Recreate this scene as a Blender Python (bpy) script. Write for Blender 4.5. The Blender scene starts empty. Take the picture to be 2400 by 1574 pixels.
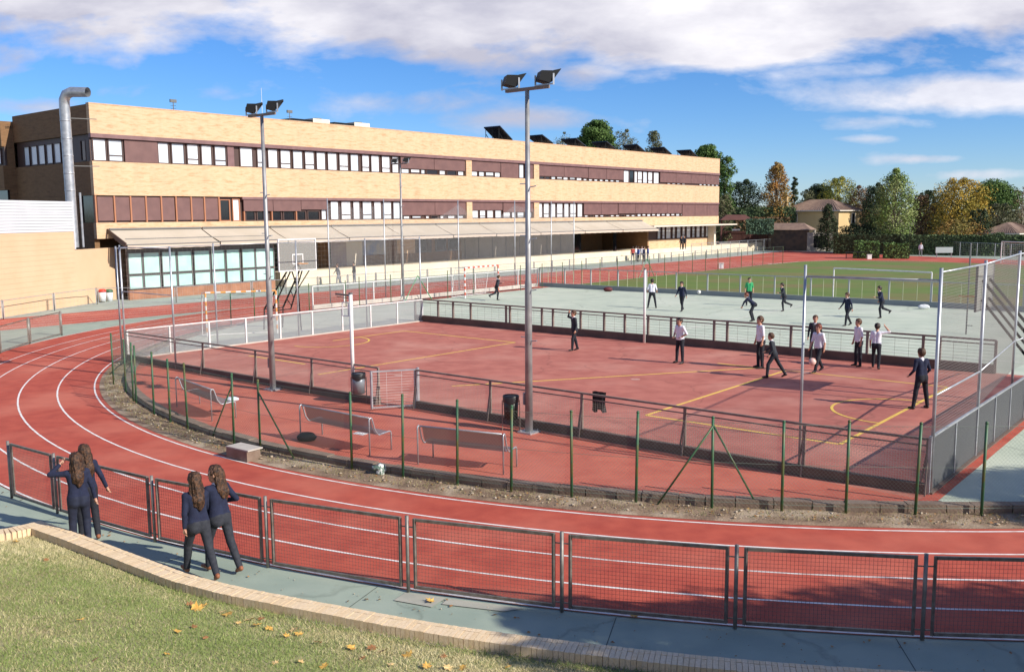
import bpy, math, random
import numpy as np
from mathutils import Vector, Matrix
random.seed(7); RNG = np.random.default_rng(7)
SC = bpy.context.scene
COL = SC.collection
R = math.radians

# ------------------------------------------------------------------ camera
CAM_H = 5.5; FOC = 2180.0; PITCH = R(7.35); ROLL = R(-0.45)
_fw = Vector((0, math.cos(PITCH), -math.sin(PITCH)))
_u0 = Vector((0, math.sin(PITCH), math.cos(PITCH))); _r0 = Vector((1, 0, 0))
_rt = _r0*math.cos(ROLL) + _u0*math.sin(ROLL); _up = -_r0*math.sin(ROLL) + _u0*math.cos(ROLL)
cd = bpy.data.cameras.new('camera'); cam = bpy.data.objects.new('camera', cd); COL.objects.link(cam)
cd.sensor_width = 36; cd.lens = FOC/2400*36; cd.clip_start = 0.1; cd.clip_end = 6000
m = Matrix((( _rt.x, _up.x, -_fw.x, 0), (_rt.y, _up.y, -_fw.y, 0), (_rt.z, _up.z, -_fw.z, CAM_H), (0, 0, 0, 1)))
cam.matrix_world = m; SC.camera = cam

# ------------------------------------------------------------------ sky and sun
SUN_AZ = -30.0; SUN_EL = 31.0            # direction to the sun, azimuth measured from +X
sun_dir = Vector((math.cos(R(SUN_AZ))*math.cos(R(SUN_EL)), math.sin(R(SUN_AZ))*math.cos(R(SUN_EL)), math.sin(R(SUN_EL))))
sl = bpy.data.lights.new('sun', 'SUN'); sl.energy = 5.0; sl.angle = R(0.5); sl.color = (1.0, 0.93, 0.81)
so = bpy.data.objects.new('sun', sl); COL.objects.link(so)
so.rotation_euler = sun_dir.to_track_quat('Z', 'Y').to_euler()
W = bpy.data.worlds.new('World'); SC.world = W; W.use_nodes = True
def build_world():
    nt = W.node_tree; N = nt.nodes; L = nt.links; N.clear()
    out = N.new('ShaderNodeOutputWorld'); bg = N.new('ShaderNodeBackground')
    sky = N.new('ShaderNodeTexSky'); sky.sky_type = 'NISHITA'; sky.sun_disc = False
    sky.sun_elevation = R(SUN_EL); sky.sun_rotation = R(90 - SUN_AZ); sky.altitude = 700
    sky.air_density = 1.0; sky.dust_density = 0.15; sky.ozone_density = 4.5
    hs = N.new('ShaderNodeHueSaturation'); hs.inputs['Saturation'].default_value = 1.12; hs.inputs['Value'].default_value = 1.12
    tn = N.new('ShaderNodeMix'); tn.data_type = 'RGBA'; tn.blend_type = 'MULTIPLY'; tn.inputs['Factor'].default_value = 1.0; tn.inputs[7].default_value = (0.92, 1.05, 1.32, 1)
    L.new(sky.outputs[0], tn.inputs[6]); L.new(tn.outputs[2], hs.inputs['Color'])
    tc = N.new('ShaderNodeTexCoord'); sp = N.new('ShaderNodeSeparateXYZ'); L.new(tc.outputs['Generated'], sp.inputs[0])
    def M(op, a, b=None, c=None):
        n = N.new('ShaderNodeMath'); n.operation = op
        for i, q in enumerate((a, b, c)):
            if q is None: continue
            if isinstance(q, (int, float)): n.inputs[i].default_value = q
            else: L.new(q, n.inputs[i])
        return n.outputs[0]
    x, y, z = sp.outputs
    ya = M('MAXIMUM', M('ABSOLUTE', y), 0.15)
    a = M('DIVIDE', x, ya); e = M('DIVIDE', z, ya)       # tangents of bearing and elevation
    cmb = N.new('ShaderNodeCombineXYZ')
    L.new(M('MULTIPLY', a, 1.0), cmb.inputs[0]); L.new(M('MULTIPLY', e, 2.5), cmb.inputs[1]); cmb.inputs[2].default_value = 3.7
    def noise(scale, det, rough, dist=0.0, w=0):
        n = N.new('ShaderNodeTexNoise'); n.inputs['Scale'].default_value = scale; n.inputs['Detail'].default_value = det
        n.inputs['Roughness'].default_value = rough; n.inputs['Distortion'].default_value = dist
        if w:
            ad = N.new('ShaderNodeVectorMath'); ad.operation = 'ADD'; ad.inputs[1].default_value = (w, w*1.7, w*.3)
            L.new(cmb.outputs[0], ad.inputs[0]); L.new(ad.outputs[0], n.inputs['Vector'])
        else: L.new(cmb.outputs[0], n.inputs['Vector'])
        return n.outputs['Fac']
    n1 = noise(4.2, 9, 0.55, 0.15); n2 = noise(3.0, 6, 0.55, 0.0, 4.0); n3 = noise(7.0, 8, 0.58, .2, 9.0)
    def blob(a0, e0, sa, se, gain):
        da = M('DIVIDE', M('SUBTRACT', a, a0), sa); de = M('DIVIDE', M('SUBTRACT', e, e0), se)
        r2 = M('ADD', M('MULTIPLY', da, da), M('MULTIPLY', de, de))
        return M('MULTIPLY', M('EXPONENT', M('MULTIPLY', r2, -1.0)), gain)
    pa = lambda px: (px-1200)/FOC*0.985
    pe = lambda py: (507-py)/FOC*1.0
    # broken cloud deck overhead: coverage grows above the horizon, thinned out of view to weaken ambient light
    edge = M('ADD', 0.163, M('MULTIPLY', M('SINE', M('ADD', M('MULTIPLY', a, 5.2), 0.6)), -0.010))
    cov = M('MULTIPLY', M('SUBTRACT', e, edge), 16.0)
    cov = M('MINIMUM', M('MAXIMUM', cov, -3.0), M('MAXIMUM', M('SUBTRACT', 1.15, M('MULTIPLY', e, 1.6)), -0.15))
    cov = M('ADD', cov, M('MULTIPLY', M('SUBTRACT', n1, 0.5), 3.4))
    cov = M('SUBTRACT', cov, blob(pa(1040), pe(-6), 130/FOC, 26/FOC, 1.6))
    deck = M('MINIMUM', M('MAXIMUM', M('MULTIPLY', cov, 2.2), 0.0), 1.0)
    bl = [(1230, 290, 200, 32, .62), (930, 250, 210, 34, .42), (2230, 245, 260, 46, .72), (2050, 300, 150, 20, .5), (2050, 338, 80, 11, .5),
          (2170, 384, 120, 12, .5), (450, 225, 260, 30, .28), (1500, 180, 160, 30, .25), (2290, 420, 120, 16, .5), (1980, 185, 180, 20, .28), (60, 250, 140, 30, .34)]
    tot = None
    for (px, py, sx, sy, g) in bl:
        b = blob(pa(px), pe(py), sx/FOC, sy/FOC, g); tot = b if tot is None else M('MAXIMUM', tot, b)
    # scattered low clouds everywhere else round the horizon
    low = M('MINIMUM', M('MAXIMUM', M('MULTIPLY', M('ADD', tot, M('MULTIPLY', M('SUBTRACT', n3, 0.60), 1.5)), 2.0), 0.0), 0.88)
    cloud = M('MAXIMUM', deck, low)
    cloud = M('MULTIPLY', cloud, M('MINIMUM', M('MAXIMUM', M('MULTIPLY', z, 60.0), 0.0), 1.0))
    shade = N.new('ShaderNodeValToRGB'); L.new(M('ADD', M('MULTIPLY', n2, .65), M('MULTIPLY', n3, .38)), shade.inputs[0])
    shade.color_ramp.elements[0].position = 0.44; shade.color_ramp.elements[0].color = (5.9, 5.9, 7.1, 1)
    shade.color_ramp.elements[1].position = 0.64; shade.color_ramp.elements[1].color = (10.6, 10.4, 10.9, 1)
    mx = N.new('ShaderNodeMix'); mx.data_type = 'RGBA'
    L.new(cloud, mx.inputs['Factor']); L.new(hs.outputs[0], mx.inputs[6]); L.new(shade.outputs[0], mx.inputs[7])
    L.new(mx.outputs[2], bg.inputs['Color']); bg.inputs['Strength'].default_value = 0.076
    L.new(bg.outputs[0], out.inputs[0])
build_world()
SC.view_settings.view_transform = 'Standard'; SC.view_settings.look = 'None'
SC.view_settings.gamma = 1.0; SC.view_settings.exposure = 0.36; SC.view_settings.use_curve_mapping = False

# ------------------------------------------------------------------ ground frame
A0 = R(39.56); U = Vector((math.sin(A0), math.cos(A0), 0)); V = Vector((U.y, -U.x, 0))
UANG = math.atan2(U.y, U.x)                   # rotation of the U axis about Z
ZI = 0.12                                     # level of the courts inside the kerb
K = (CAM_H-ZI)/CAM_H
CEN = Vector((8.8, 40.3, 0)); R0 = 24.7       # centre and inner radius of the bend
def S(s, t, z=0.0): p = U*s + V*t; return Vector((p.x, p.y, z))
def I(s, t, z=0.0): p = (U*s + V*t)*K; return Vector((p.x, p.y, ZI+z))
def ray(px, py): return _rt*((px-1200)/FOC) - _up*((py-787)/FOC) + _fw
def gp(px, py, z=0.0):
    r = ray(px, py); k = (z-CAM_H)/r.z; return Vector((r.x*k, r.y*k, z))
def gi(px, py, z=0.0): return gp(px, py, ZI+z)
def at(px, py, d):                             # the point of a line of sight at forward distance d
    r = ray(px, py); k = d/r.y; return Vector((r.x*k, d, CAM_H + r.z*k))
def plane_st(px, py, T):
    r = ray(px, py); k = T/(r.dot(V)); p = r*k + Vector((0, 0, CAM_H)); return p.dot(U), p.z
S0 = 31.0; TF = -62.0
def fa(px): return plane_st(px, 480, TF)[0] - S0

# ------------------------------------------------------------------ materials
MATS = {}
def mat(name, col, rough=0.7, col2=None, scale=3.0, det=4.0, stretch=None, bump=0.0, bscale=40.0, metal=0.0, spec=0.5, contrast=(0.35, 0.65), coat=0.0, col3=None, scale3=.4, amt3=.5, c3=(0.5, 0.7), crack=0):
    if name in MATS: return MATS[name]
    M_ = bpy.data.materials.new(name); M_.use_nodes = True; nt = M_.node_tree; N = nt.nodes; L = nt.links
    b = N['Principled BSDF']; b.inputs['Roughness'].default_value = rough; b.inputs['Metallic'].default_value = metal
    b.inputs['Specular IOR Level'].default_value = spec; b.inputs['Coat Weight'].default_value = coat
    c4 = lambda c: (c[0], c[1], c[2], 1)
    b.inputs['Base Color'].default_value = c4(col)
    tc = N.new('ShaderNodeTexCoord'); src = tc.outputs['Object']
    geo = N.new('ShaderNodeNewGeometry'); src = geo.outputs['Position']
    if stretch:
        mp = N.new('ShaderNodeMapping'); mp.inputs['Scale'].default_value = stretch; mp.inputs['Rotation'].default_value = (0, 0, -UANG) if False else (0, 0, 0)
        L.new(tc.outputs['Object'], mp.inputs['Vector']); src = mp.outputs[0]
    cur = None
    if col2 is not None:
        n = N.new('ShaderNodeTexNoise'); n.inputs['Scale'].default_value = scale; n.inputs['Detail'].default_value = det
        L.new(src, n.inputs['Vector']); r = N.new('ShaderNodeValToRGB'); L.new(n.outputs['Fac'], r.inputs[0])
        r.color_ramp.elements[0].position = contrast[0]; r.color_ramp.elements[0].color = c4(col)
        r.color_ramp.elements[1].position = contrast[1]; r.color_ramp.elements[1].color = c4(col2)
        cur = r.outputs[0]
    if col3 is not None:
        n = N.new('ShaderNodeTexNoise'); n.inputs['Scale'].default_value = scale3; n.inputs['Detail'].default_value = 6
        L.new(src, n.inputs['Vector']); r = N.new('ShaderNodeMapRange'); L.new(n.outputs['Fac'], r.inputs[0])
        r.inputs['From Min'].default_value = c3[0]; r.inputs['From Max'].default_value = c3[1]; r.inputs['To Max'].default_value = amt3
        mx = N.new('ShaderNodeMix'); mx.data_type = 'RGBA'; L.new(r.outputs[0], mx.inputs['Factor'])
        if cur is not None: L.new(cur, mx.inputs[6])
        else: mx.inputs[6].default_value = c4(col)
        mx.inputs[7].default_value = c4(col3); cur = mx.outputs[2]
    if crack:
        nn = N.new('ShaderNodeTexNoise'); nn.inputs['Scale'].default_value = 1.2; nn.inputs['Detail'].default_value = 6; L.new(src, nn.inputs['Vector'])
        va = N.new('ShaderNodeVectorMath'); va.operation = 'MULTIPLY_ADD'; va.inputs[1].default_value = (1.1, 1.1, 0); L.new(nn.outputs['Color'], va.inputs[0]); L.new(src, va.inputs[2])
        vo = N.new('ShaderNodeTexVoronoi'); vo.feature = 'DISTANCE_TO_EDGE'; vo.inputs['Scale'].default_value = crack; L.new(va.outputs[0], vo.inputs['Vector'])
        cr = N.new('ShaderNodeMapRange'); cr.inputs['From Min'].default_value = .0; cr.inputs['From Max'].default_value = .010; cr.inputs['To Min'].default_value = .78; cr.inputs['To Max'].default_value = 1.0; L.new(vo.outputs['Distance'], cr.inputs[0])
        sc_ = N.new('ShaderNodeVectorMath'); sc_.operation = 'SCALE'; L.new(cur, sc_.inputs[0]); L.new(cr.outputs[0], sc_.inputs['Scale']); cur = sc_.outputs[0]
    if cur is not None: L.new(cur, b.inputs['Base Color'])
    if bump > 0:
        n = N.new('ShaderNodeTexNoise'); n.inputs['Scale'].default_value = bscale; n.inputs['Detail'].default_value = 5
        L.new(src, n.inputs['Vector']); bp = N.new('ShaderNodeBump'); bp.inputs['Strength'].default_value = bump; bp.inputs['Distance'].default_value = 0.02
        L.new(n.outputs['Fac'], bp.inputs['Height']); L.new(bp.outputs[0], b.inputs['Normal'])
    MATS[name] = M_; return M_
def brick_mat(name, c1, c2, c3, mortar):
    M_ = bpy.data.materials.new(name); M_.use_nodes = True; nt = M_.node_tree; N = nt.nodes; L = nt.links
    b = N['Principled BSDF']; b.inputs['Roughness'].default_value = 0.85
    tc = N.new('ShaderNodeTexCoord'); sp = N.new('ShaderNodeSeparateXYZ'); L.new(tc.outputs['Object'], sp.inputs[0])
    ad = N.new('ShaderNodeMath'); ad.operation = 'ADD'; L.new(sp.outputs[0], ad.inputs[0]); L.new(sp.outputs[1], ad.inputs[1])
    cm = N.new('ShaderNodeCombineXYZ'); L.new(ad.outputs[0], cm.inputs[0]); L.new(sp.outputs[2], cm.inputs[1])
    br = N.new('ShaderNodeTexBrick'); L.new(cm.outputs[0], br.inputs['Vector'])
    br.inputs['Scale'].default_value = 1.0; br.inputs['Brick Width'].default_value = 0.26; br.inputs['Row Height'].default_value = 0.075
    br.inputs['Mortar Size'].default_value = 0.006; br.inputs['Bias'].default_value = -0.1
    br.inputs['Color1'].default_value = (*c1, 1); br.inputs['Color2'].default_value = (*c2, 1); br.inputs['Mortar'].default_value = (*mortar, 1)
    mp = N.new('ShaderNodeMapping'); mp.inputs['Scale'].default_value = (1.0, 6.5, 1); L.new(cm.outputs[0], mp.inputs['Vector'])
    n = N.new('ShaderNodeTexNoise'); n.inputs['Scale'].default_value = 1.0; n.inputs['Detail'].default_value = 5; n.inputs['Roughness'].default_value = .7; L.new(mp.outputs[0], n.inputs['Vector'])
    mr = N.new('ShaderNodeMapRange'); mr.inputs['From Min'].default_value = .50; mr.inputs['From Max'].default_value = .66; mr.inputs['To Max'].default_value = .6; L.new(n.outputs['Fac'], mr.inputs[0])
    mx = N.new('ShaderNodeMix'); mx.data_type = 'RGBA'; L.new(mr.outputs[0], mx.inputs['Factor']); L.new(br.outputs['Color'], mx.inputs[6]); mx.inputs[7].default_value = (*c3, 1)
    mp2 = N.new('ShaderNodeMapping'); mp2.inputs['Scale'].default_value = (.9, .16, 1); L.new(cm.outputs[0], mp2.inputs['Vector'])
    n2 = N.new('ShaderNodeTexNoise'); n2.inputs['Scale'].default_value = 1.0; n2.inputs['Detail'].default_value = 7; n2.inputs['Roughness'].default_value = .65; L.new(mp2.outputs[0], n2.inputs['Vector'])
    m2 = N.new('ShaderNodeMapRange'); m2.inputs['From Min'].default_value = .35; m2.inputs['From Max'].default_value = .62; m2.inputs['To Min'].default_value = .90; m2.inputs['To Max'].default_value = 1.0; L.new(n2.outputs['Fac'], m2.inputs[0])
    vm = N.new('ShaderNodeVectorMath'); vm.operation = 'SCALE'; L.new(mx.outputs[2], vm.inputs[0]); L.new(m2.outputs[0], vm.inputs['Scale']); L.new(vm.outputs[0], b.inputs['Base Color'])
    bp = N.new('ShaderNodeBump'); bp.inputs['Strength'].default_value = .4; bp.inputs['Distance'].default_value = .01; L.new(br.outputs['Fac'], bp.inputs['Height']); bp.invert = True
    L.new(bp.outputs[0], b.inputs['Normal']); MATS[name] = M_; return M_

# ------------------------------------------------------------------ mesh helpers
class MB:
    def __init__(s): s.v = []; s.f = []; s.mi = []; s.m = 0
    def add(s, vs, fs):
        o = len(s.v); s.v.extend([tuple(q) for q in vs]); s.f.extend([tuple(i+o for i in f) for f in fs]); s.mi.extend([s.m]*len(fs)); return s
    def box(s, c, d, rz=0.0, M_=None):
        x, y, z = d[0]/2, d[1]/2, d[2]/2
        P = [Vector((i*x, j*y, k*z)) for i in (-1, 1) for j in (-1, 1) for k in (-1, 1)]
        if rz: q = Matrix.Rotation(rz, 3, 'Z'); P = [q @ p for p in P]
        if M_ is not None: P = [M_ @ p for p in P]
        c = Vector(c); P = [p+c for p in P]
        return s.add(P, [(0, 1, 3, 2), (4, 6, 7, 5), (0, 4, 5, 1), (2, 3, 7, 6), (0, 2, 6, 4), (1, 5, 7, 3)])
    def ext(s, x0, x1, y0, y1, z0, z1): return s.box(((x0+x1)/2, (y0+y1)/2, (z0+z1)/2), (x1-x0, y1-y0, z1-z0))
    def bar(s, a, b, w, h=None):                       # rectangular bar between two points
        a = Vector(a); b = Vector(b); d = b-a; L_ = d.length
        if L_ < 1e-6: return s
        h = w if h is None else h
        z = d.normalized(); ref = Vector((0, 0, 1)) if abs(z.z) < .95 else Vector((0, 1, 0)) if abs(z.y) < .5 else Vector((1, 0, 0))
        if abs(z.z) >= .95: ref = U
        x = z.cross(ref).normalized(); y = x.cross(z)
        M_ = Matrix((x, y, z)).transposed()
        return s.box((a+b)/2, (w, h, L_), 0, M_)
    def tube(s, pts, r, n=8, caps=True):
        pts = [Vector(p) for p in pts]; rs = r if isinstance(r, (list, tuple)) else [r]*len(pts)
        rings = []; px = None
        for i, p in enumerate(pts):
            d = (pts[min(i+1, len(pts)-1)] - pts[max(i-1, 0)]).normalized()
            if px is None:
                ref = Vector((0, 0, 1)) if abs(d.z) < .9 else Vector((1, 0, 0)); px = d.cross(ref).normalized()
            else: px = (px - d*px.dot(d)).normalized()
            py = d.cross(px); rings.append([p + (px*math.cos(2*math.pi*k/n) + py*math.sin(2*math.pi*k/n))*rs[i] for k in range(n)])
        vs = [q for g in rings for q in g]; fs = []
        for i in range(len(pts)-1):
            for k in range(n): k2 = (k+1) % n; fs.append((i*n+k, i*n+k2, (i+1)*n+k2, (i+1)*n+k))
        if caps: fs.append(tuple(range(n))[::-1]); fs.append(tuple((len(pts)-1)*n+k for k in range(n)))
        return s.add(vs, fs)
    def ball(s, c, r, sc=(1, 1, 1), seg=10, ring=7):
        c = Vector(c); vs = [c+Vector((0, 0, r*sc[2]))]
        for i in range(1, ring):
            th = math.pi*i/ring
            for k in range(seg):
                ph = 2*math.pi*k/seg; vs.append(c+Vector((r*sc[0]*math.sin(th)*math.cos(ph), r*sc[1]*math.sin(th)*math.sin(ph), r*sc[2]*math.cos(th))))
        vs.append(c-Vector((0, 0, r*sc[2]))); fs = []
        for k in range(seg): fs.append((0, 1+k, 1+(k+1) % seg))
        for i in range(ring-2):
            for k in range(seg): a = 1+i*seg+k; b = 1+i*seg+(k+1) % seg; fs.append((a, a+seg, b+seg, b))
        e = len(vs)-1; o = 1+(ring-2)*seg
        for k in range(seg): fs.append((e, o+(k+1) % seg, o+k))
        return s.add(vs, fs)
    def poly(s, pts, z=None): return s.add([(p[0], p[1], p[2] if z is None else z) for p in pts], [tuple(range(len(pts)))])
    def prism(s, pts, z0, z1):
        n = len(pts); vs = [(p[0], p[1], z0) for p in pts]+[(p[0], p[1], z1) for p in pts]
        fs = [tuple(range(n))[::-1], tuple(range(n, 2*n))]+[(i, (i+1) % n, n+(i+1) % n, n+i) for i in range(n)]
        return s.add(vs, fs)
    def build(s, name, mats, parent=None, smooth=False, **props):
        me = bpy.data.meshes.new(name); me.from_pydata(s.v, [], s.f)
        ms = mats if isinstance(mats, (list, tuple)) else [mats]
        for q in ms: me.materials.append(q)
        if len(ms) > 1: me.polygons.foreach_set('material_index', s.mi)
        if smooth: me.polygons.foreach_set('use_smooth', [True]*len(me.polygons))
        me.update(); return link(name, me, parent, **props)
def link(name, me, parent=None, **props):
    o = bpy.data.objects.new(name, me); COL.objects.link(o)
    if parent is not None: o.parent = parent
    for k_, v_ in props.items(): o[k_] = v_
    return o
def tag(o, label, cat, group=None):
    o['label'] = label; o['category'] = cat
    if group: o['group'] = group
    return o
def thing(name, label, cat, loc=(0, 0, 0), rz=0.0, group=None):
    o = bpy.data.objects.new(name, None); COL.objects.link(o); o.empty_display_size = .2
    o.location = loc; o.rotation_euler = (0, 0, rz); return tag(o, label, cat, group)
def struct(name, mb, m_, **k): return mb.build(name, m_, None, kind='structure', **k)
def copy_tree(o, parent=None):
    c = o.copy(); COL.objects.link(c)
    if parent is not None: c.parent = parent
    for ch in [q for q in COL.objects if q.parent == o]: copy_tree(ch, c)
    return c
def np_mesh(name, verts, faces, m_, parent=None, smooth=False, mi=None, **props):
    me = bpy.data.meshes.new(name); nv = len(verts); nf, k_ = faces.shape
    me.vertices.add(nv); me.vertices.foreach_set('co', np.ascontiguousarray(verts, dtype=np.float32).ravel())
    me.loops.add(nf*k_); me.loops.foreach_set('vertex_index', np.ascontiguousarray(faces, dtype=np.int32).ravel())
    me.polygons.add(nf); me.polygons.foreach_set('loop_start', np.arange(0, nf*k_, k_, dtype=np.int32))
    try: me.polygons.foreach_set('loop_total', np.full(nf, k_, dtype=np.int32))
    except Exception: pass
    for q in (m_ if isinstance(m_, (list, tuple)) else [m_]): me.materials.append(q)
    if mi is not None: me.polygons.foreach_set('material_index', np.ascontiguousarray(mi, dtype=np.int32))
    if smooth: me.polygons.foreach_set('use_smooth', np.ones(nf, dtype=bool))
    me.update(calc_edges=True); me.validate(); return link(name, me, parent, **props)
def wires(name, segs, r, m_, parent=None, **props):
    """thin three-sided wires; segs is an array n x 2 x 3"""
    segs = np.asarray(segs, dtype=float); a = segs[:, 0]; b = segs[:, 1]; d = b-a; L_ = np.linalg.norm(d, axis=1); ok = L_ > 1e-4
    a, b, d, L_ = a[ok], b[ok], d[ok], L_[ok]; d = d/L_[:, None]
    ref = np.where(np.abs(d[:, 2:3]) < .8, np.array([[0, 0, 1.]]), np.array([[U.x, U.y, 0]]))
    x = np.cross(d, ref); x /= np.linalg.norm(x, axis=1)[:, None]; y = np.cross(d, x)
    n = len(a); v = np.zeros((n, 6, 3))
    for k_ in range(3):
        o = (x*math.cos(2.0944*k_)+y*math.sin(2.0944*k_))*r; v[:, k_] = a+o; v[:, 3+k_] = b+o
    base = (np.arange(n)*6)[:, None]; f = np.concatenate([base+np.array([[0, 1, 4, 3]]), base+np.array([[1, 2, 5, 4]]), base+np.array([[2, 0, 3, 5]])])
    return np_mesh(name, v.reshape(-1, 3), f, m_, parent, **dict(props))
def grid_wires(a, b, z0, z1, sx, sz, lean=None):
    """straight wire grid between ground points a and b"""
    a = np.array(a[:2]); b = np.array(b[:2]); L_ = np.linalg.norm(b-a); segs = []
    n = max(1, int(L_/sx))
    for i in range(1, n):
        p = a+(b-a)*i/n; segs.append(((p[0], p[1], z0), (p[0], p[1], z1)))
    n = max(1, int((z1-z0)/sz))
    for i in range(1, n):
        z = z0+(z1-z0)*i/n; segs.append(((a[0], a[1], z), (b[0], b[1], z)))
    return segs
def diamond_wires(a, b, z0, z1, sp):
    a = np.array(a[:2]); b = np.array(b[:2]); L_ = float(np.linalg.norm(b-a)); H = z1-z0; u = (b-a)/L_; segs = []
    x = -H
    while x < L_:
        for sg in (1, -1):
            xa, xb = x, x+H; za, zb = (z0, z1) if sg > 0 else (z1, z0)
            if xa < 0: za += (zb-za)*(-xa)/H; xa_ = 0
            else: xa_ = xa
            if xb > L_: zb_ = za+(zb-za)*(L_-xa_)/(xb-xa_); xb_ = L_
            else: zb_, xb_ = zb, xb
            p = a+u*xa_; q = a+u*xb_; segs.append(((p[0], p[1], za), (q[0], q[1], zb_)))
        x += sp
    return segs
def arc(cen, r, a0, a1, n, z=0.0):
    return [Vector((cen.x+r*math.cos(a0+(a1-a0)*i/n), cen.y+r*math.sin(a0+(a1-a0)*i/n), z)) for i in range(n+1)]
def ribbon(mb, inner, outer):
    n = len(inner); vs = [tuple(p) for p in inner]+[tuple(p) for p in outer]
    mb.add(vs, [(i, i+1, n+i+1, n+i) for i in range(n-1)]); return mb
# ================================================================== GROUND, TRACK, COURTS
m_track = mat('track_red', (.46, .080, .045), .85, (.37, .054, .031), 2.2, 10, col3=(.56, .17, .11), scale3=.3, amt3=.6, c3=(.48, .68), bump=.25, bscale=90)
m_court = mat('court_red', (.47, .155, .112), .8, (.38, .11, .08), 1.6, 12, crack=.2, col3=(.58, .28, .21), scale3=.35, amt3=.6, c3=(.5, .7), bump=.15, bscale=60)
m_apron = mat('apron_red', (.50, .13, .08), .85, (.42, .095, .06), 2.0, 9, col3=(.55, .19, .14), scale3=.5, amt3=.6, c3=(.5, .7), bump=.15, bscale=60)
m_path = mat('path_green', (.32, .38, .31), .85, (.26, .32, .265), 1.1, 8, col3=(.40, .44, .365), crack=.28, scale3=.4, amt3=.6, c3=(.5, .7), bump=.15, bscale=70)
m_green = mat('court_green', (.50, .55, .44), .8, (.42, .475, .38), .8, 8, crack=.16, col3=(.58, .61, .50), scale3=.25, amt3=.6, c3=(.48, .7), bump=.1, bscale=50)
m_pave = mat('pavement_far', (.36, .41, .36), .85, (.30, .345, .31), .6, 8)
m_grass = mat('grass_field', (.088, .155, .018), .9, (.125, .175, .028), .5, 10, col3=(.17, .135, .045), scale3=.13, amt3=.85, c3=(.46, .60), bump=.6, bscale=14)
m_earth = mat('earth', (.12, .13, .06), .95, (.18, .15, .08), .05, 7)
m_white = mat('line_white', (.80, .77, .74), .7, (.62, .47, .42), 5, 9, contrast=(.48, .72))
m_yellow = mat('line_yellow', (.80, .53, .09), .7, (.56, .28, .10), 4, 9, contrast=(.54, .76))
m_dirt = mat('dirt', (.31, .215, .14), .95, (.17, .11, .07), 2.6, 10, col3=(.44, .35, .25), scale3=1.1, amt3=.8, c3=(.5, .62), bump=1.0, bscale=22)
m_conc = mat('concrete', (.34, .28, .23), .9, (.25, .20, .165), 4, 8, bump=.5, bscale=30)
m_kerb = mat('kerb_concrete_shaded', (.17, .115, .085), .9, (.24, .18, .14), 3, 8, bump=.6, bscale=25)  # base colour lowered to paint in the shaded kerb face
m_slab = mat('slab_pale', (.50, .46, .41), .9, (.42, .38, .34), 3, 8)
m_brickcap = [mat('cap_brick_a', (.76, .58, .37), .85, (.68, .50, .30), 30, 4, bump=.3, bscale=90), mat('cap_brick_b', (.71, .54, .33), .85, (.78, .61, .41), 25, 4, bump=.3, bscale=90),
              mat('cap_brick_c', (.79, .62, .42), .85, (.70, .53, .34), 35, 4, bump=.3, bscale=90)]
m_mortar = mat('mortar', (.50, .39, .28), .95, (.42, .32, .23), 20, 4)
m_lawn = mat('lawn_soil', (.30, .31, .12), .95, (.38, .34, .17), 2.5, 9, col3=(.34, .27, .15), scale3=.8, amt3=.8, c3=(.5, .66), bump=.8, bscale=40)

g = MB(); g.ext(-1500, 1500, -300, 3000, -.12, -.06); struct('ground', g, m_earth)
g = MB(); g.poly([(-60, -5), (60, -5), (95, 175), (20, 175), (-75, 70)], -.010); struct('pavement', g, m_path)
g = MB(); g.poly([S(12, -55.2, -.004), S(112, -55.2, -.004), S(135, -52, -.004), S(160, -60, -.004), S(160, -68, -.004), S(12, -68, -.004)]); struct('building_pavement', g, m_pave)

# running track: bend, home straight with its chute, far bend
ROUT = 30.3
a_l = math.atan2(-V.y, -V.x); a_r = a_l + math.pi           # bearings of the two tangent points
def rout(a):                      # outer edge: wide where the bend leaves the straight, narrowing to the four lanes
    f = min(1, max(0, (a-a_l-R(38))/R(26))); f = f*f*(3-2*f); return 30.35+(28.97-30.35)*f
trk = MB(); inn = arc(CEN, R0-.13, a_l, a_r, 110); ou = [CEN+Vector((math.cos(a_l+(a_r-a_l)*i/110), math.sin(a_l+(a_r-a_l)*i/110), 0))*rout(a_l+(a_r-a_l)*i/110) for i in range(111)]; ribbon(trk, inn, ou)
T_IN = -18.9-R0; T_OUT = -55.0; sC = CEN.dot(U)
far_in = [(97, T_IN), (104, -43), (109.1, -40.5), (111.6, -33), (110, -24.9), (105, -10), (95, 2), (84, 5.6)]
far_out = [(97, T_OUT), (118, -55.6), (133, -57), (131, -47.9), (125, -36.9), (121.5, -27.6), (117.4, -18), (110, 3)]
st_poly = [S(8, T_OUT), S(97, T_OUT), S(97, T_IN), S(sC, T_IN), S(sC, -18.9-ROUT+.0), S(8, -49.2)]
trk.poly(st_poly, 0.0)
for i in range(len(far_in)-1):
    trk.poly([S(*far_in[i]), S(*far_in[i+1]), S(*far_out[i+1]), S(*far_out[i])], 0.0)
trk.poly([S(84, 5.6), S(84, 12), S(sC, 12), S(sC, 5.8)], 0.0)
track = struct('running_track', trk, m_track)
LW = 0.05
def lane_arc(r, a0, a1, w=LW, n=90):
    b = MB(); ribbon(b, arc(CEN, r-w/2, a0, a1, n, .004), arc(CEN, r+w/2, a0, a1, n, .004)); return b.build('lane_line', m_white, track)
for k_ in range(4): lane_arc(R0+.03+1.095*k_, a_l, a_r)
lane_arc(28.93, a_l+R(50), a_r, .05); lane_arc(30.30, a_l, a_l+R(38)); lane_arc(28.93, a_l, a_l+R(50))
nl = 11
for k_ in range(nl):
    t = T_IN + (T_OUT-T_IN+.1)*k_/(nl-1); b = MB(); s0 = sC if k_ < 5 else 9
    b.poly([S(s0, t-.035), S(101, t-.035), S(101, t+.035), S(s0, t+.035)], .004); b.build('lane_line', m_white, track)
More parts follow.
